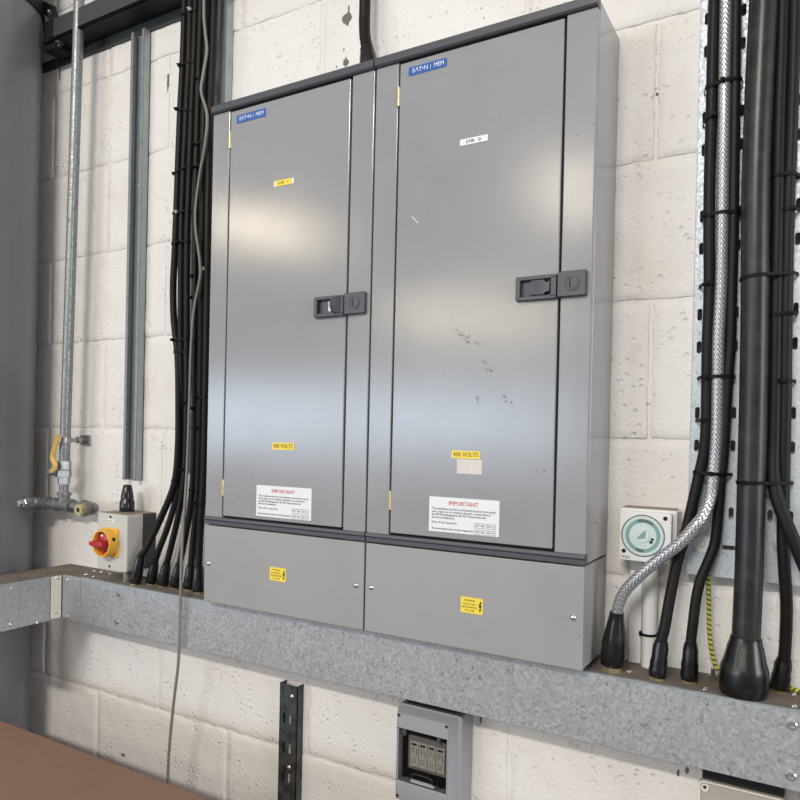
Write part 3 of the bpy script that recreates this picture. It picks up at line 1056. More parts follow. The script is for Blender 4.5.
# earth wire
e = [(708.5, 560, -.0365), (708.3, 578, -.035), (708.8, 605, -.030), (709.4, 632, -.026), (712.5, 655, -.025), (719, 670, -.024)]
path = [P(*p) for p in e] + [Vector((1.715, -0.022, ZT + 0.006)), Vector((1.745, -0.018, ZT + 0.0045)), Vector((1.775, -0.012, ZT + 0.004)), Vector((1.81, -0.03, ZT + 0.004)), Vector((1.87, -0.04, ZT + 0.004))]
bm = B()
tube(bm, spline(path, 8), 0.0033, 10)
tag(obj('earth_wire', bm, 'earth_stripe', smooth=True), 'green and yellow striped earth wire coming from below the white washer', 'wire')


# ------------------------------------------------------------------ cable ties
def hull(pts):
    pts = sorted(set((round(x, 6), round(y, 6)) for x, y in pts))

    def half(ps):
        h = []
        for p in ps:
            while len(h) > 1 and (h[-1][0] - h[-2][0]) * (p[1] - h[-2][1]) - (h[-1][1] - h[-2][1]) * (p[0] - h[-2][0]) <= 0:
                h.pop()
            h.append(p)
        return h[:-1]
    return half(pts) + half(pts[::-1])


def at_z(key, z):
    sp, r = CABLES[key]
    for a, c in zip(sp, sp[1:]):
        if (a.z - z) * (c.z - z) <= 0 and a.z != c.z:
            return a.lerp(c, (z - a.z) / (c.z - a.z)), r
    return sp[0], r


def tie(label, px, py, keys, group, slope=0.0, extra=(), head=0.3, m='tie_black', w=0.0038):
    z = P(px, py, -0.06).z
    pts = []
    for k in keys:
        c, r = at_z(k, z)
        for q in range(16):
            a = 2 * PI * q / 16
            pts.append((c.x + (r + 0.0004) * math.cos(a), c.y + (r + 0.0004) * math.sin(a)))
    for x in extra:
        for dx in (-0.002, 0.002):
            pts.append((x + dx, -0.0285))
    h = hull(pts)
    n = len(h)
    cx = sum(p[0] for p in h) / n
    cy = sum(p[1] for p in h) / n
    bm = B()
    rings = []
    for i in range(n):
        p, a, c = Vector(h[i]), Vector(h[i - 1]), Vector(h[(i + 1) % n])
        t = (c - a).normalized()
        nn = Vector((t.y, -t.x))
        zz = z + slope * (p.x - cx)
        ring = []
        for o_, dz in ((0.0, -w / 2), (0.0012, -w / 2), (0.0012, w / 2), (0.0, w / 2)):
            ring.append(bm.verts.new((p.x + nn.x * o_, p.y + nn.y * o_, zz + dz)))
        rings.append(ring)
    for i in range(n):
        a, c = rings[i], rings[(i + 1) % n]
        for k in range(4):
            bm.faces.new((a[k], a[(k + 1) % 4], c[(k + 1) % 4], c[k]))
    bmesh.ops.recalc_face_normals(bm, faces=bm.faces[:])
    root = thing('cable_tie', label, 'cable tie', (cx, cy, z), group)
    obj('strap', bm, 'tie_black', root)
    front = sorted(h, key=lambda p: p[1])
    x0, x1 = min(p[0] for p in h), max(p[0] for p in h)
    hx = x0 + (x1 - x0) * head
    hy = min((abs(p[0] - hx), p[1]) for p in h)[1]
    zz = z + slope * (hx - cx)
    bm = B()
    box(bm, hx - 0.0034, hx + 0.0034, hy - 0.0052, hy + 0.0004, zz - 0.0034, zz + 0.0034, 0.0007)
    box(bm, hx - 0.001, hx + 0.001, hy - 0.009, hy - 0.005, zz - 0.0016, zz + 0.0016)
    o = obj('head', bm, m, root)
    if m != 'tie_black':
        o['label'] = 'pale tie head'


LT = 'cable ties on the left bundle'
L3, C45 = ('c1', 'c2', 'c3'), ('c4', 'c5')
for lab, px, py, ks, sl, hd, mm in [
    ('topmost cable tie on the three left cables, with a pale head', 190, 9, L3, 0.0, 0.75, 'tie_natural'),
    ('second tie down on the three left cables, black, level with the beam underside', 188, 61, L3, 0.0, 0.15, 'tie_black'),
    ('third tie down on the three left cables, black and slanting', 184, 108, L3, -0.25, 0.1, 'tie_black'),
    ('fourth tie down on the three left cables, black, slanting up to the right', 180, 168, L3, 0.22, 0.02, 'tie_black'),
    ('fifth tie down on the three left cables, with a pale head', 183, 210, L3, 0.0, 0.35, 'tie_natural'),
    ('sixth tie down on the three left cables, black, above the bulge', 181, 241, L3, 0.0, 0.5, 'tie_black'),
    ('seventh tie down on the three left cables, black, below the bulge', 181, 339, L3, 0.0, 0.15, 'tie_black'),
    ('lowest tie binding the three left cables, with a pale head', 182, 351, L3, 0.0, 0.6, 'tie_natural'),
    ('black tie around the third left cable alone, beside the grey flex', 186, 403, ('c3',), 0.0, 0.5, 'tie_black'),
    ('pale-headed tie around the two left cables where they start to splay', 178, 481, ('c1', 'c2'), 0.1, 0.4, 'tie_natural'),
    ('black tie on the fourth cable just below the beam', 199, 76, ('c4',), 0.0, 0.5, 'tie_black'),
    ('black tie on the fourth and fifth cables, upper of two above the door hinge', 200, 141, C45, 0.1, 0.2, 'tie_black'),
    ('black tie on the fourth and fifth cables, lower of two near the door hinge', 199, 164, C45, 0.1, 0.2, 'tie_black'),
    ('bright-headed tie on the sixth cable, above the level of the left latch', 206.5, 268, ('c6',), 0.0, 0.4, 'tie_natural'),
    ('black tie on the fourth cable below the bright-headed one', 194.7, 275, ('c4',), 0.0, 0.5, 'tie_black'),
    ('black tie on the fourth and fifth cables level with the left latch', 198, 296, C45, 0.0, 0.1, 'tie_black'),
    ('black tie on the fourth cable below the left latch level', 194.7, 342, ('c4',), 0.0, 0.5, 'tie_black'),
    ('black tie on the fifth and sixth cables, beside the board edge', 203, 397, ('c5', 'c6'), 0.0, 0.2, 'tie_black'),
    ('black tie on the fourth cable, just above the lowest pair tie', 195, 408, ('c4',), 0.0, 0.5, 'tie_black'),
    ('black tie on the fourth and fifth cables at 400 volts sticker height', 197, 428, C45, 0.0, 0.75, 'tie_black'),
    ('black tie on the third cable at notice height', 184.5, 470, ('c3',), 0.0, 0.5, 'tie_black'),
    ('black tie on the fourth and fifth cables above their shrouds', 195, 491, C45, 0.0, 0.6, 'tie_black'),
    ('lowest black tie on the fifth and sixth cables above their shrouds', 199, 504, ('c5', 'c6'), 0.0, 0.3, 'tie_black'),
]:
    tie(lab, px, py, ks, LT, sl, (), hd, mm)

RT = 'cable ties on the right tray'
for lab, px, py, ks, sl, ex, hd in [
    ('topmost tie binding the braided cable and its two neighbours', 722, 79, ('A', 'B', 'C'), 0.10, (1.6515, 1.7015), 0.55),
    ('tie on the left cable alone, second from the top', 711, 114, ('A',), 0.30, (1.6515,), 0.8),
    ('second tie down binding the braided cable and its two neighbours', 722, 211, ('A', 'B', 'C'), 0.02, (1.6515, 1.7015), 0.12),
    ('tie on the left cable alone, level with the right latch', 709, 282, ('A',), 0.05, (1.6515,), 0.6),
    ('third tie down binding the braided cable and its two neighbours', 718, 376, ('A', 'B', 'C'), 0.02, (1.6515, 1.7015), 0.3),
    ('tie on the left cable alone, lowest of its kind', 706, 420, ('A',), 0.0, (1.6515,), 0.5),
    ('lowest tie binding the braided cable and its two neighbours', 715, 474, ('A', 'B', 'C'), -0.03, (1.6515, 1.7015), 0.5),
    ('topmost tie on the two right cables, at the right edge', 788, 171, ('E', 'F'), 0.0, (1.780,), 0.9),
    ('tie on the rightmost cable alone, below the topmost pair tie', 790, 206, ('F',), 0.05, (1.780,), 0.7),
    ('long slanting tie around the thick cable and the two right cables', 770, 275, ('D', 'E', 'F'), 0.10, (1.780,), 0.65),
    ('tie on the two right cables just below the long slanting tie', 785, 312, ('E', 'F'), 0.03, (1.780,), 0.85),
    ('tie on the rightmost cable alone, lower of two', 786, 380, ('F',), 0.0, (1.780,), 0.3),
    ('lowest tie around the thick cable and the two right cables', 765, 483, ('D', 'E', 'F'), 0.02, (1.780,), 0.16),
]:
    tie(lab, px, py, ks, RT, sl, ex, hd, w=0.0050)


# ------------------------------------------------------------------ perforated trays
def flat_holes(outer, holes, y0, y1):
    """flat plate with real slots: outline and holes as one filled curve, thickened"""
    c = bpy.data.curves.new('p', 'CURVE')
    c.dimensions = '2D'
    c.fill_mode = 'BOTH'
    c.extrude = abs(y1 - y0) / 2
    for poly in [outer] + holes:
        s = c.splines.new('POLY')
        s.points.add(len(poly) - 1)
        for p, (x, z) in zip(s.points, poly):
            p.co = (x, z, 0, 1)
        s.use_cyclic_u = True
    o = bpy.data.objects.new('p', c)
    COL.objects.link(o)
    bpy.context.view_layer.update()
    me = bpy.data.meshes.new_from_object(o.evaluated_get(bpy.context.evaluated_depsgraph_get()))
    bpy.data.objects.remove(o)
    bpy.data.curves.remove(c)
    bm = B()
    bm.from_mesh(me)
    bpy.data.meshes.remove(me)
    for v in bm.verts:
        v.co = Vector((v.co.x, (y0 + y1) / 2 - v.co.z, v.co.y))
    bmesh.ops.recalc_face_normals(bm, faces=bm.faces[:])
    return bm


def slot(x, z, hx, hz):
    """rounded slot outline"""
    r = min(hx, hz)
    pts = []
    for k in range(12):
        a = 2 * PI * (k + 0.5) / 12
        cx = x + (math.copysign(hx - r, math.cos(a)))
        cz = z + (math.copysign(hz - r, math.sin(a)))
        pts.append((cx + r * math.cos(a), cz + r * math.sin(a)))
    return pts


tx0, tx1, tz0, tz1 = 1.6425, 1.7975, -0.2035, 1.35
holes = []
z = 0.6905 + 0.15 * 4
zs = []
zz = 1.2410
while zz > -0.12:
    for d in (0.0, -0.0495):
        if -0.115 < zz + d < 1.3:
            zs.append(zz + d)
    zz -= 0.1497
for z in zs:
    for x in (1.6518, 1.7022, 1.7350, 1.7800):
        holes.append(slot(x, z - 0.0005, 0.0036, 0.0092))
holes.append(slot(1.7000, -0.158, 0.0095, 0.0034))
holes.append(slot(1.7538, -0.1066, 0.0036, 0.0092))
tray = thing('cable_tray', 'wide bright galvanised slotted cable tray on the right', 'cable tray', (1.72, -0.015, tz0))
obj('tray_bed', flat_holes([(tx0, tz0), (tx1, tz0), (tx1, tz1), (tx0, tz1)], holes, -0.030, -0.0288), 'galv_tray', tray)
for x0, x1 in ((tx0 - 0.0008, tx0 + 0.0006), (tx1 - 0.0006, tx1 + 0.0008)):
    bm = B()
    box(bm, x0, x1, -0.0305, -0.001, tz0, tz1, 0.0004)
    obj('tray_flange', bm, 'galv_tray', tray)
for (px, py), m in (((703, 544), 'white_plastic'), ((781, 542), 'galv_tray')):
    p = P(px, py, -0.0302)
    bm = B()
    lathe(bm, p, (0, -1, 0), [(0.0135, 0), (0.0135, 0.0012), (0.0125, 0.0016), (0.005, 0.0016), (0.0045, 0.0008), (0, 0.0008)], 26)
    lathe(bm, p + Vector((0, -0.0008, 0)), (0, -1, 0), [(0.0028, 0), (0.0028, 0.0032), (0, 0.0034)], 8)
    o = obj('washer', bm, m, tray, True)
    o['label'] = 'round white fixing washer' if m == 'white_plastic' else 'round galvanised fixing washer'

lt = thing('cable_tray', 'narrow galvanised tray behind the left cable bundle', 'cable tray', (0.6, -0.01, -0.10))
holes = []
z = -0.06
while z < 1.25:
    for x in (0.575, 0.606):
        holes.append(slot(x, z, 0.004, 0.010))
    z += 0.05
obj('tray_bed', flat_holes([(0.545, -0.10), (0.650, -0.10), (0.650, 1.3), (0.545, 1.3)], holes, -0.0205, -0.0190), 'galv_plain', lt)
for x0, x1 in ((0.544, 0.5455), (0.6495, 0.651)):
    bm = B()
    box(bm, x0, x1, -0.022, -0.001, -0.10, 1.3, 0.0004)
    obj('tray_flange', bm, 'galv_plain', lt)

# ------------------------------------------------------------------ strut channels
st = thing('strut_channel', 'open galvanised strut channel standing on the wall left of the cables', 'channel', (0.355, -0.011, -0.125))
sx0, sx1, sz0, sz1, syf = 0.331, 0.379, -0.125, 0.975, -0.021
holes = [slot((sx0 + sx1) / 2 + 0.003, sz0 + 0.05 + 0.055 * k, 0.0065, 0.012) for k in range(19)]
obj('back', flat_holes([(sx0, sz0), (sx1, sz0), (sx1, sz1), (sx0, sz1)], holes, -0.003, -0.001), 'galv_plain', st)
for a, c in ((sx0, sx0 + 0.002), (sx1 - 0.002, sx1)):
    bm = B()
    box(bm, a, c, syf, -0.001, sz0, sz1, 0.0005)
    obj('side', bm, 'galv_plain', st)
for a, c, d in ((sx0, sx0 + 0.008, 1), (sx1 - 0.008, sx1, -1)):
    bm = B()
    box(bm, a, c, syf - 0.0005, syf + 0.0015, sz0, sz1, 0.0005)
    e_ = c if d > 0 else a
    box(bm, e_ - 0.001, e_ + 0.001, syf, syf + 0.005, sz0, sz1)
    obj('lip', bm, 'galv_pipe', st)
for py in (71, 186):
    bm = B()
    zz = P(138, py, -0.004).z
    lathe(bm, ((sx0 + sx1) / 2 + 0.002, -0.003, zz), (0, -1, 0), [(0.012, 0), (0.012, 0.002), (0.0075, 0.002), (0.0075, 0.007), (0.003, 0.008), (0, 0.008)], 12)
    obj('bolt', bm, 'steel', st)

rl = thing('strut_channel', 'dirty dark galvanised strut on the lower wall beneath the trunking', 'channel', (0.86, -0.01, -1.5))
x0, x1, z0, z1 = 0.842, 0.8895, -1.5, -0.526
holes = []
z = -0.60
while z > -1.45:
    for x in (0.855, 0.871):
        holes.append(slot(x, z, 0.0035, 0.011))
    z -= 0.062
obj('face', flat_holes([(x0, z0), (x1, z0), (x1, z1 - 0.003), (x0 + 0.012, z1 - 0.002), (x0 + 0.004, z1), (x0, z1 - 0.001)], holes, -0.0205, -0.0190), 'galv_dark', rl)
for a, c in ((x0, x0 + 0.0015), (x1 - 0.0015, x1)):
    bm = B()
    box(bm, a, c, -0.0205, -0.0005, z0, z1 - 0.002)
    obj('side', bm, 'galv_dark', rl)
bm = B()
box(bm, x1 - 0.009, x1 - 0.0035, -0.0220, -0.0200, z0, z1 - 0.004, 0.0006)
obj('rib', bm, 'galv_dark', rl)
for px, py in ((292, 697), (289, 768)):
    p = P(px, py, -0.0205)
    bm = B()
    lathe(bm, p, (0, -1, 0), [(0.0062, 0), (0.0062, 0.001), (0.003, 0.0035), (0, 0.0036)], 12)
    obj('bolt', bm, 'steel', rl, True)

# ------------------------------------------------------------------ air pipe with valve and tee
pp = thing('compressed_air_pipe', 'galvanised vertical pipe with yellow-lever valve and tee on the left', 'pipe', (0.162, -0.06, -0.21))
YPI = -0.060


def cyl(bm, a, c, prof_r, seg=16):
    a, c = Vector(a), Vector(c)
    ax = c - a
    if isinstance(prof_r, (int, float)):
        prof = [(prof_r, 0), (prof_r, ax.length)]
    else:
        prof = [(r, t * ax.length) for r, t in prof_r]
    lathe(bm, a, ax, prof, seg)


ptop = P(79.2, 0, YPI)
ptop = ptop + (ptop - P(64.5, 462, YPI)).normalized() * 0.4
pv = P(64.5, 462, YPI)
bm = B()
cyl(bm, pv, ptop, 0.0128, 20)
obj('riser', bm, 'galv_pipe', pp, True)
v0, v1 = P(64, 484, YPI), P(64.6, 461, YPI)
bm = B()
cyl(bm, v0, v1, [(0.0145, 0), (0.0145, 0.30), (0.018, 0.32), (0.018, 0.60), (0.0150, 0.62), (0.0165, 0.64), (0.0165, 1.0)], 8)
vb = obj('valve_body', bm, 'steel', pp)
bm = B()
stem0 = P(62, 474, YPI)
cyl(bm, stem0, stem0 + Vector((-0.012, -0.034, 0.004)), [(0.009, 0), (0.009, 0.4), (0.0065, 0.42), (0.0065, 0.75), (0.0095, 0.77), (0.0095, 0.95), (0.005, 1.0)], 8)
obj('valve_stem', bm, 'steel', vb)
bm = B()
s1 = stem0 + Vector((-0.012, -0.030, 0.004))
hp = [s1 + Vector((0.002, -0.002, -0.004)), P(55.5, 466, -0.085), P(52.3, 458, -0.085), P(53.8, 450, -0.085), P(56.5, 441, -0.085), P(58.6, 435, -0.085)]
path = spline(hp, 6)
w = 0.0055
rings = []
for i, p in enumerate(path):
    t = (path[min(i + 1, len(path) - 1)] - path[max(i - 1, 0)]).normalized()
    sd = t.cross(Vector((0.55, -0.83, 0))).normalized()
    nn = sd.cross(t)
    ww = w * (0.8 if i < 5 else 1.0)
    rings.append([bm.verts.new(p + sd * a + nn * c) for a, c in ((-ww, -0.0016), (ww, -0.0016), (ww, 0.0016), (-ww, 0.0016))])
for r0, r1 in zip(rings, rings[1:]):
    for k in range(4):
        bm.faces.new((r0[k], r0[(k + 1) % 4], r1[(k + 1) % 4], r1[k]))
bm.faces.new(rings[0][::-1])
bm.faces.new(rings[-1])
bmesh.ops.recalc_face_normals(bm, faces=bm.faces[:])
o = obj('valve_lever', bm, 'lever_yellow', vb)
o['label'] = 'yellow lever'
tee = P(64, 505, YPI)
bm = B()
cyl(bm, tee + Vector((0, 0, 0.012)), v0, 0.0118)
obj('nipple', bm, 'galv_pipe', pp, True)
bm = B()
cyl(bm, tee, tee + Vector((0, 0, 0.032)), [(0.0145, 0), (0.0145, 0.75), (0.0175, 0.78), (0.0175, 1.0)])
cyl(bm, tee + Vector((-0.034, 0, 0)), tee + Vector((0.034, 0, 0)), [(0.0175, 0), (0.0175, 0.14), (0.0148, 0.17), (0.0148, 0.83), (0.0175, 0.86), (0.0175, 1.0)])
obj('tee', bm, 'fitting_grey', pp, True)
for sgn, xe in ((-1, P(41, 506, YPI).x), (1, P(88, 506.5, YPI).x)):
    xe = tee.x + (0.106 if sgn > 0 else -0.090)
    bm = B()
    cyl(bm, tee + Vector((sgn * 0.03, 0, 0)), (xe, YPI, tee.z), 0.0110)
    obj('nipple', bm, 'galv_pipe', pp, True)
    bm = B()
    c0 = Vector((xe, YPI, tee.z))
    cyl(bm, c0 + Vector((-sgn * 0.028, 0, 0)), c0, [(0.0175, 0), (0.0175, 0.25), (0.0148, 0.28), (0.0148, 1.0)])
    arc = [c0 + Vector((sgn * 0.020 * math.sin(a), -0.020 * (1 - math.cos(a)), 0)) for a in [PI / 2 * k / 6 for k in range(7)]]
    tube(bm, arc, 0.0150, 16)
    c1 = arc[-1]
    cyl(bm, c1, c1 + Vector((0, -0.016, 0)), [(0.0148, 0), (0.0148, 0.3), (0.0175, 0.34), (0.0175, 1.0)])
    el = obj('elbow', bm, 'fitting_grey', pp, True)
    c2 = c1 + Vector((0, -0.014, 0))
    if sgn < 0:
        bm = B()
        cyl(bm, c2, c2 + Vector((0, -0.012, 0)), [(0.0150, 0), (0.0150, 0.5), (0.0115, 0.55), (0.0115, 1.0)], 6)
        cyl(bm, c2 + Vector((0, -0.01, 0)), c2 + Vector((0, -0.024, 0)), 0.0075, 4)
        obj('plug', bm, 'chrome', el)
    else:
        bm = B()
        lathe(bm, c2, (0, -1, 0), [(0.0140, 0), (0.0140, 0.016), (0.0060, 0.016), (0.0055, 0.004), (0, 0.004)], 20)
        o = obj('outlet', bm, 'brass', el, True)
        bm = B()
        lathe(bm, c2 + Vector((0, -0.0035, 0)), (0, -1, 0), [(0.0058, 0), (0.0058, 0.0008)], 16)
        obj('bore', bm, 'dark_gap', el)
# standoff clip
cz = P(64.9, 440, YPI)
bm = B()
cyl(bm, cz + Vector((0, 0, -0.006)), cz + Vector((0, 0, 0.006)), 0.0152, 20)
cyl(bm, cz + Vector((0, 0.012, 0)), (cz.x, -0.001, cz.z), [(0.0055, 0), (0.0055, 0.45), (0.0085, 0.47), (0.0085, 0.7), (0.0050, 0.72), (0.0050, 1.0)], 8)
box(bm, cz.x - 0.016, cz.x + 0.022, -0.006, -0.0005, cz.z - 0.013, cz.z + 0.013, 0.001)
obj('pipe_clip', bm, 'steel', pp)

# ------------------------------------------------------------------ rotary isolator
iso = thing('rotary_isolator', 'small pale grey isolator box with red rotary switch on yellow ring', 'isolator', (0.379, -0.045, -0.334))
ix0, ix1, iz0, iz1 = 0.3262, 0.4315, -0.3335, -0.2005
bm = B()
rbox(bm, ix0, ix1, iz0, iz1, -0.085, -0.041, 0.004, 3, 0.002)
obj('front_cover', bm, 'grey_white_box', iso)
bm = B()
rbox(bm, ix0 + 0.0008, ix1 - 0.0008, iz0 + 0.0008, iz1 - 0.0008, -0.0405, -0.0005, 0.004, 3)
obj('back_box', bm, 'box_back', iso)
bm = B()
box(bm, ix0 + 0.002, ix1 - 0.002, -0.082, -0.002, iz1 - 0.0006, iz1 + 0.0006)
obj('dust_layer', bm, 'dust', iso)
kx, kz = 0.3735, -0.2680
bm = B()
rbox(bm, kx - 0.030, kx + 0.030, kz - 0.034, kz + 0.034, -0.089, -0.0845, 0.004, 3, 0.001)
obj('yellow_plate', bm, 'yellow_plastic', iso)
bm = B()
lathe(bm, (kx, -0.089, kz), (0, -1, 0), [(0.0325, 0), (0.0325, 0.020), (0.0315, 0.0225), (0.0280, 0.0225), (0.0272, 0.010), (0.0272, 0.004), (0, 0.004)], 36)
ring = obj('yellow_ring', bm, 'yellow_plastic', iso, True)
bm = B()
lathe(bm, (kx, -0.0925, kz), (0, -1, 0), [(0.0265, 0), (0.0265, 0.008), (0.0245, 0.0095), (0, 0.0095)], 32)
obj('knob_base', bm, 'red_plastic', ring, True)
bm = B()
prism(bm, [(kx - 0.0245, kz - 0.0035), (kx - 0.015, kz - 0.0065), (kx + 0.012, kz - 0.0072), (kx + 0.0225, kz - 0.004), (kx + 0.0225, kz + 0.004), (kx + 0.012, kz + 0.0072), (kx - 0.015, kz + 0.0065), (kx - 0.0245, kz + 0.0035)], -0.126, -0.101, 0.002)
o = obj('knob_grip', bm, 'red_plastic', ring)
for dx, dz in ((-0.008, 0.017), (0.006, -0.018)):
    bm = B()
    rbox(bm, kx + dx - 0.004, kx + dx + 0.004, kz + dz - 0.0025, kz + dz + 0.0025, -0.1028, -0.1018, 0.002, 2)
    obj('padlock_hole', bm, 'ink_white' if dz > 0 else 'dark_gap', ring)
bm = B()
for a in (0.45, ):
    q = Vector((kx + 0.0326 * math.cos(0.35), -0.100, kz + 0.0326 * math.sin(0.35)))
    lathe(bm, q, (math.cos(0.35), 0, math.sin(0.35)), [(0.0045, -0.001), (0.0045, 0.0005)], 12)
obj('side_hole', bm, 'dark_gap', ring)
for zz in (iz1 - 0.0075, iz0 + 0.0085):
    bm = B()
    lathe(bm, (kx - 0.001, -0.0852, zz), (0, -1, 0), [(0.0030, 0), (0.0028, 0.0012), (0, 0.0013)], 10)
    obj('screw', bm, 'dark_steel', iso, True)
s = sticker('name_sticker', kx - 0.014, kx + 0.012, -0.2205, -0.2130, 'paper', iso, y=-0.0856, r=0.0008)
lettering('lettering', 'Boiler 1', kx - 0.001, -0.2168, -0.0861, width=0.019, size=0.005, m='ink_grey', parent=s)
cap = Vector((0.380, -0.045, iz1))
bm = B()
lathe(bm, cap + Vector((0, 0, 0.003)), (0, 0, 1), [(0.0165, 0), (0.0175, 0.003), (0.0172, 0.024), (0.0150, 0.027), (0.0148, 0.036), (0.0105, 0.060), (0.0080, 0.064), (0, 0.064)], 20)
obj('gland_shroud', bm, 'shroud_pvc', iso, True)
bm = B()
lathe(bm, cap, (0, 0, 1), [(0.0140, 0), (0.0140, 0.004)], 6)
obj('gland_nut', bm, 'brass', iso)
bm = B()
lathe(bm, (0.4115, -0.066, ZT + 0.0005), (0, 0, 1), [(0.0100, 0), (0.0100, iz0 - ZT)], 16)
obj('conduit_stub', bm, 'galv_pipe', iso, True)

# ------------------------------------------------------------------ time switch and white conduit
ts = thing('time_switch', 'small white wall time switch with round teal dial', 'time switch', (1.584, -0.025, -0.191))
bm = B()
rbox(bm, 1.5408, 1.6285, -0.1905, -0.1080, -0.0400, -0.0005, 0.004, 3, 0.002)
obj('back_box', bm, 'white_plastic', ts)
bm = B()
rbox(bm, 1.5442, 1.6222, -0.1890, -0.1118, -0.0520, -0.0402, 0.004, 3, 0.0015)
obj('face_plate', bm, 'white_plastic', ts)
bm = B()
box(bm, 1.545, 1.624, -0.038, -0.002, -0.1084, -0.1068)
obj('dust_layer', bm, 'dust', ts)
dx, dz = 1.5805, -0.1485
bm = B()
lathe(bm, (dx, -0.0519, dz), (0, -1, 0), [(0.0325, 0), (0.0325, 0.0011), (0.0310, 0.0011), (0.0310, 0.0004), (0, 0.0004)], 48)
obj('dial_rim', bm, 'ink_grey', ts, True)
bm = B()
lathe(bm, (dx, -0.0522, dz), (0, -1, 0), [(0.0308, 0), (0.0308, 0.0006), (0, 0.0006)], 48)
dial = obj('dial', bm, 'dial_pale', ts)


def ann(bm, r0, r1, y, n=48, a0=0.0, a1=2 * PI):
    vs0 = [bm.verts.new((dx + r0 * math.cos(a0 + (a1 - a0) * k / n), y, dz + r0 * math.sin(a0 + (a1 - a0) * k / n))) for k in range(n + 1)]
    vs1 = [bm.verts.new((dx + r1 * math.cos(a0 + (a1 - a0) * k / n), y, dz + r1 * math.sin(a0 + (a1 - a0) * k / n))) for k in range(n + 1)]
    for k in range(n):
        bm.faces.new((vs0[k], vs0[k + 1], vs1[k + 1], vs1[k]))
    for f in bm.faces:
        f.normal_update()
        if f.normal.y > 0:
            f.normal_flip()


bm = B()
ann(bm, 0.0205, 0.0262, -0.0531)
obj('tappet_ring', bm, 'dial_teal', dial)
bm = B()
for k in range(96):
    a = 2 * PI * k / 96
    if 0.9 < a < 1.9 or 4.3 < a < 4.8:
        r0, r1 = 0.0212, 0.0258
        c, s_ = math.cos(a), math.sin(a)
        tx, tz = -s_ * 0.0004, c * 0.0004
        f = bm.faces.new([bm.verts.new((dx + r0 * c + tx, -0.0533, dz + r0 * s_ + tz)), bm.verts.new((dx + r0 * c - tx, -0.0533, dz + r0 * s_ - tz)),
                          bm.verts.new((dx + r1 * c - tx, -0.0533, dz + r1 * s_ - tz)), bm.verts.new((dx + r1 * c + tx, -0.0533, dz + r1 * s_ + tz))])
obj('tappets', bm, 'ink', dial)['kind'] = 'stuff'
bm = B()
for k in range(24):
    a = 2 * PI * k / 24
    c, s_ = math.cos(a), math.sin(a)
    tx, tz = -s_ * 0.0003, c * 0.0003
    r0, r1 = 0.0278, 0.0296
    bm.faces.new([bm.verts.new((dx + r0 * c + tx, -0.0530, dz + r0 * s_ + tz)), bm.verts.new((dx + r0 * c - tx, -0.0530, dz + r0 * s_ - tz)),
                  bm.verts.new((dx + r1 * c - tx, -0.0530, dz + r1 * s_ - tz)), bm.verts.new((dx + r1 * c + tx, -0.0530, dz + r1 * s_ + tz))])
for k in range(8):
    a = 2 * PI * k / 8 + 0.2
    q = (dx + 0.0158 * math.cos(a), dz + 0.0158 * math.sin(a))
    rbox(bm, q[0] - 0.0007, q[0] + 0.0007, q[1] - 0.0007, q[1] + 0.0007, -0.0531, -0.0529, 0.0005, 1)
obj('hour_marks', bm, 'dial_teal', dial)['kind'] = 'stuff'
bm = B()
lathe(bm, (dx, -0.0528, dz), (0, -1, 0), [(0.0108, 0), (0.0104, 0.0014), (0, 0.0014)], 28)
hub = obj('hub', bm, 'dial_pale', dial)
bm = B()
lathe(bm, (dx, -0.054, dz), (0, -1, 0), [(0.0042, 0), (0.0038, 0.0015), (0, 0.0015)], 18)
prism(bm, [(dx - 0.003, dz + 0.002), (dx - 0.0085, dz - 0.0042), (dx - 0.0080, dz - 0.0050), (dx + 0.002, dz - 0.003)], -0.0552, -0.054)
prism(bm, [(dx - 0.0015, dz + 0.0035), (dx + 0.0040, dz + 0.0090), (dx + 0.0046, dz + 0.0030)], -0.0552, -0.054)
obj('pointer', bm, 'dial_teal', dial)
bm = B()
for q, w in ((-0.0090, 0.0026), (-0.0045, 0.0022)):
    rbox(bm, dx + 0.0125 + (q + 0.009) * 0.4 - w, dx + 0.0125 + (q + 0.009) * 0.4 + w, dz + q - 0.002, dz + q + 0.002, -0.0533, -0.0529, 0.0012, 2)
obj('window', bm, 'ink', dial)
for sx, sz in ((1.6130, -0.1195), (1.5520, -0.1745)):
    bm = B()
    lathe(bm, (sx, -0.0521, sz), (0, -1, 0), [(0.0034, 0), (0.003, 0.0006), (0, 0.0002)], 12)
    obj('screw', bm, 'dark_steel', ts, True)
lettering('lettering', 'TIMAZ', 1.5545, -0.1838, -0.0525, width=0.014, size=0.0055, m='ink_grey', parent=ts)

wc = thing('white_conduit', 'white plastic conduit running from the time switch down to the trunking', 'conduit', (1.587, -0.017, ZT))
bm = B()
lathe(bm, (1.5868, -0.0175, ZT), (0, 0, 1), [(0.0112, 0), (0.0112, 0.1700)], 20)
obj('pipe', bm, 'white_pvc', wc, True)
bm = B()
box(bm, 1.5540, 1.5735, -0.012, -0.0005, ZT, -0.1915, 0.001)
tag(obj('mini_trunking', bm, 'white_pvc'), 'flat white mini trunking on the wall beside the white conduit', 'trunking')
CABLES['W'] = ([Vector((1.5868, -0.0175, -0.15)), Vector((1.5868, -0.0175, ZT))], 0.0112)
tie('black cable tie around the white conduit below the time switch', 648, 641, ('W',), 'tie on the white conduit', 0.02, (), 0.0)

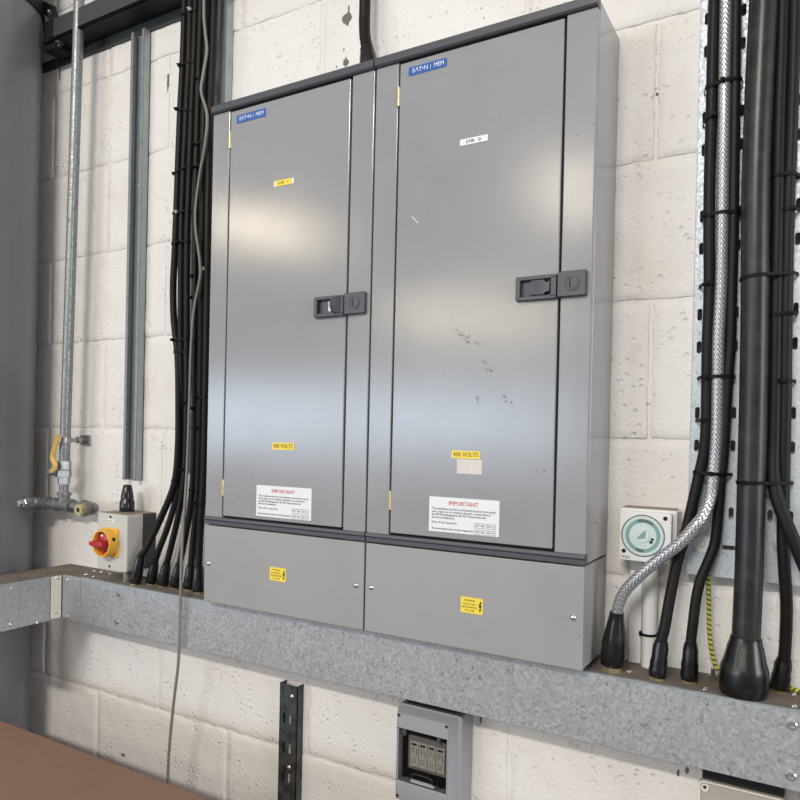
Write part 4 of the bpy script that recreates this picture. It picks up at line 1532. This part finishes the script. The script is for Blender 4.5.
# ------------------------------------------------------------------ enclosures below the trunking
en = thing('breaker_enclosure', 'small grey enclosure with smoked window over four breakers', 'enclosure', (1.215, -0.03, -0.68))
ex0, ex1, ez0, ez1 = 1.1480, 1.2795, -0.6750, -0.4965
bm = B()
rbox(bm, ex0 + 0.001, ex1 - 0.001, ez0 + 0.001, ez1 - 0.001, -0.0440, -0.0005, 0.006, 4)
obj('back_box', bm, 'box_grey', en)
bm = B()
rbox(bm, ex0, ex1, ez0, ez1, -0.0500, -0.0435, 0.008, 5, 0.0015)
obj('lid_flange', bm, 'box_grey', en)
# raised front made of a frame around the window
fx0, fx1, fz0, fz1 = 1.1575, 1.2625, -0.6655, -0.5075
wx0, wx1, wz0, wz1 = 1.1600, 1.2590, -0.6330, -0.5360
bm = B()
YW = -0.0680


def taper_bar(bm, ax0, ax1, az0, az1):
    box(bm, ax0, ax1, YW, -0.0495, az0, az1, 0.0012)


taper_bar(bm, fx0, fx1, wz1, fz1)
taper_bar(bm, fx0, fx1, fz0, wz0)
taper_bar(bm, fx0, wx0, wz0 - 0.001, wz1 + 0.001)
taper_bar(bm, wx1, fx1, wz0 - 0.001, wz1 + 0.001)
# sloping shoulders out to the flange
for q in ([(fx0, YW, fz1), (fx1, YW, fz1), (ex1 - 0.008, -0.0495, ez1 - 0.003), (ex0 + 0.004, -0.0495, ez1 - 0.003)],
          [(fx1, YW, fz1), (fx1, YW, fz0), (ex1 - 0.006, -0.0495, ez0 + 0.003), (ex1 - 0.008, -0.0495, ez1 - 0.003)],
          [(fx1, YW, fz0), (fx0, YW, fz0), (ex0 + 0.004, -0.0495, ez0 + 0.003), (ex1 - 0.006, -0.0495, ez0 + 0.003)],
          [(fx0, YW, fz0), (fx0, YW, fz1), (ex0 + 0.004, -0.0495, ez1 - 0.003), (ex0 + 0.004, -0.0495, ez0 + 0.003)]):
    f = bm.faces.new([bm.verts.new(v) for v in q])
bmesh.ops.recalc_face_normals(bm, faces=bm.faces[:])
obj('front_frame', bm, 'box_grey', en)
bm = B()
box(bm, wx0, wx1, -0.0500, -0.0490, wz0, wz1)
obj('inner_plate', bm, 'inner_grey', en)
bm = B()
rbox(bm, wx0 + 0.014, wx1 - 0.006, wz0 + 0.022, wz1 - 0.014, -0.0545, -0.0498, 0.003, 3, 0.001)
obj('inner_cover', bm, 'inner_grey', en)
bw = 0.0178
for k in range(4):
    bx = wx0 + 0.0205 + bw * k
    bm = B()
    box(bm, bx, bx + bw - 0.0012, -0.0580, -0.0540, -0.6040, -0.5585, 0.0005)
    br_ = obj('breaker', bm, 'breaker_plastic', en)
    bm = B()
    box(bm, bx + 0.003, bx + bw - 0.0045, -0.0595, -0.0579, -0.5650, -0.5615, 0.0003)
    obj('toggle', bm, 'ink', br_)
    bm = B()
    for (a, c, e_, g_) in ((0.0030, 0.0100, -0.5700, -0.5692), (0.0030, 0.0085, -0.5725, -0.5717), (0.0030, 0.0092, -0.5750, -0.5742), (0.0030, 0.0080, -0.5775, -0.5767), (0.0125, 0.0137, -0.5830, -0.5705), (0.0040, 0.0115, -0.5900, -0.5893), (0.0040, 0.0047, -0.5990, -0.5893), (0.0108, 0.0115, -0.5990, -0.5893), (0.0060, 0.0092, -0.5960, -0.5945)):
        box(bm, bx + a, bx + c, -0.0583, -0.0579, e_, g_)
    obj('markings', bm, 'ink_grey', br_)
bm = B()
box(bm, wx0 + 0.0005, wx1 - 0.0005, -0.0655, -0.0640, wz0 + 0.0005, wz1 - 0.0005)
obj('window_pane', bm, 'smoked_window', en)
bm = B()
hx0, hx1, hz = 1.189, 1.232, -0.6135
path = spline([Vector((hx0 - 0.012, -0.067, hz - 0.009)), Vector((hx0, -0.067, hz - 0.008)), Vector((hx0 + 0.004, -0.067, hz)), Vector((hx1 - 0.004, -0.067, hz)), Vector((hx1, -0.067, hz - 0.009)), Vector((hx1 + 0.012, -0.067, hz - 0.010))], 5)
tube(bm, path, 0.0014, 8)
obj('window_latch', bm, 'ink', en, True)
bm = B()
rbox(bm, hx0 - 0.002, hx1 + 0.004, -0.6290, -0.6235, -0.0672, -0.0650, 0.002, 3)
obj('latch_tab', bm, 'box_grey', en)
for cx_ in (1.172, 1.242):
    bm = B()
    box(bm, cx_ - 0.003, cx_ + 0.003, -0.0668, -0.0640, wz1 - 0.012, wz1 + 0.0005)
    obj('window_hinge', bm, 'box_back', en)
for sx, sz in ((1.1612, -0.5128), (1.2580, -0.5128), (1.1612, -0.6600), (1.2580, -0.6600)):
    bm = B()
    lathe(bm, (sx, YW - 0.0001, sz), (0, -1, 0), [(0.0030, 0), (0.0026, 0.0007), (0, 0.0003)], 12)
    obj('screw', bm, 'ink', en, True)
bm = B()
box(bm, 1.160, 1.262, -0.040, -0.006, ez1 - 0.001, ZB + 0.0002, 0.002)
lathe(bm, (1.205, -0.040, -0.482), (0, -1, 0), [(0.0055, 0), (0.0055, 0.006), (0, 0.006)], 8)
obj('bracket_gap_shade', bm, 'dark_steel', en)  # bracket under the trunking; its black also stands for shade in that gap

e2 = thing('blank_enclosure', 'beige blank enclosure peeping up at the bottom right under the trunking', 'enclosure', (1.73, -0.03, -0.66))
qx0, qx1, qz0, qz1 = 1.6700, 1.7860, -0.6600, -0.5010
bm = B()
rbox(bm, qx0 + 0.002, qx1 - 0.002, qz0 + 0.002, qz1 - 0.002, -0.045, -0.0005, 0.006, 4)
obj('back_box', bm, 'box_beige', e2)
bm = B()
rbox(bm, qx0, qx1, qz0, qz1, -0.0560, -0.0445, 0.009, 5, 0.001)
obj('lid', bm, 'box_beige', e2)
# raised rim of the lid
bm = B()
rw = 0.0028
box(bm, qx0 + 0.008, qx1 - 0.008, -0.0600, -0.0555, qz1 - rw, qz1, 0.001)
box(bm, qx0, qx0 + rw, -0.0600, -0.0555, qz0 + 0.008, qz1 - 0.008, 0.001)
box(bm, qx1 - rw, qx1, -0.0600, -0.0555, qz0 + 0.008, qz1 - 0.008, 0.001)
box(bm, qx0 + 0.008, qx1 - 0.008, -0.0600, -0.0555, qz0, qz0 + rw, 0.001)
for cxx, czz, a0 in ((qx1 - 0.009, qz1 - 0.009, 0), (qx0 + 0.009, qz1 - 0.009, 90), (qx0 + 0.009, qz0 + 0.009, 180), (qx1 - 0.009, qz0 + 0.009, 270)):
    pth = [Vector((cxx + 0.0076 * math.cos(math.radians(a0 + 90 * k / 5)), -0.0582, czz + 0.0076 * math.sin(math.radians(a0 + 90 * k / 5)))) for k in range(6)]
    tube(bm, pth, 0.0016, 8)
obj('lid_rim', bm, 'off_white', e2, True)
for sx, sz in ((qx0 + 0.0088, qz1 - 0.0105), (qx1 - 0.0088, qz1 - 0.0105), (qx0 + 0.0088, qz0 + 0.0105), (qx1 - 0.0088, qz0 + 0.0105)):
    bm = B()
    lathe(bm, (sx, -0.0558, sz), (0, -1, 0), [(0.0060, 0), (0.0055, 0.0035), (0.0036, 0.0035), (0.0034, 0.0008), (0, 0.0008)], 16)
    bo = obj('screw_boss', bm, 'off_white', e2, True)
    bm = B()
    lathe(bm, (sx, -0.0565, sz), (0, -1, 0), [(0.0032, 0), (0, 0.0005)], 12)
    obj('screw', bm, 'dark_steel', bo)
bm = B()
box(bm, qx0 + 0.004, qx1 - 0.004, -0.052, -0.006, qz1 - 0.001, ZB + 0.0002, 0.002)
obj('bracket_gap_shade', bm, 'dark_steel', e2)  # bracket plus the shaded gap above the lid, put into one near-black block

# ------------------------------------------------------------------ brown carton at the lower left
bm = B()
box(bm, -0.75, 1.25, -1.02, -0.32, -1.5, -0.6195, 0.003, 2)
ct = tag(obj('cardboard_carton', bm, 'cardboard'), 'big plain brown carton with a flat top in the lower left corner', 'carton')
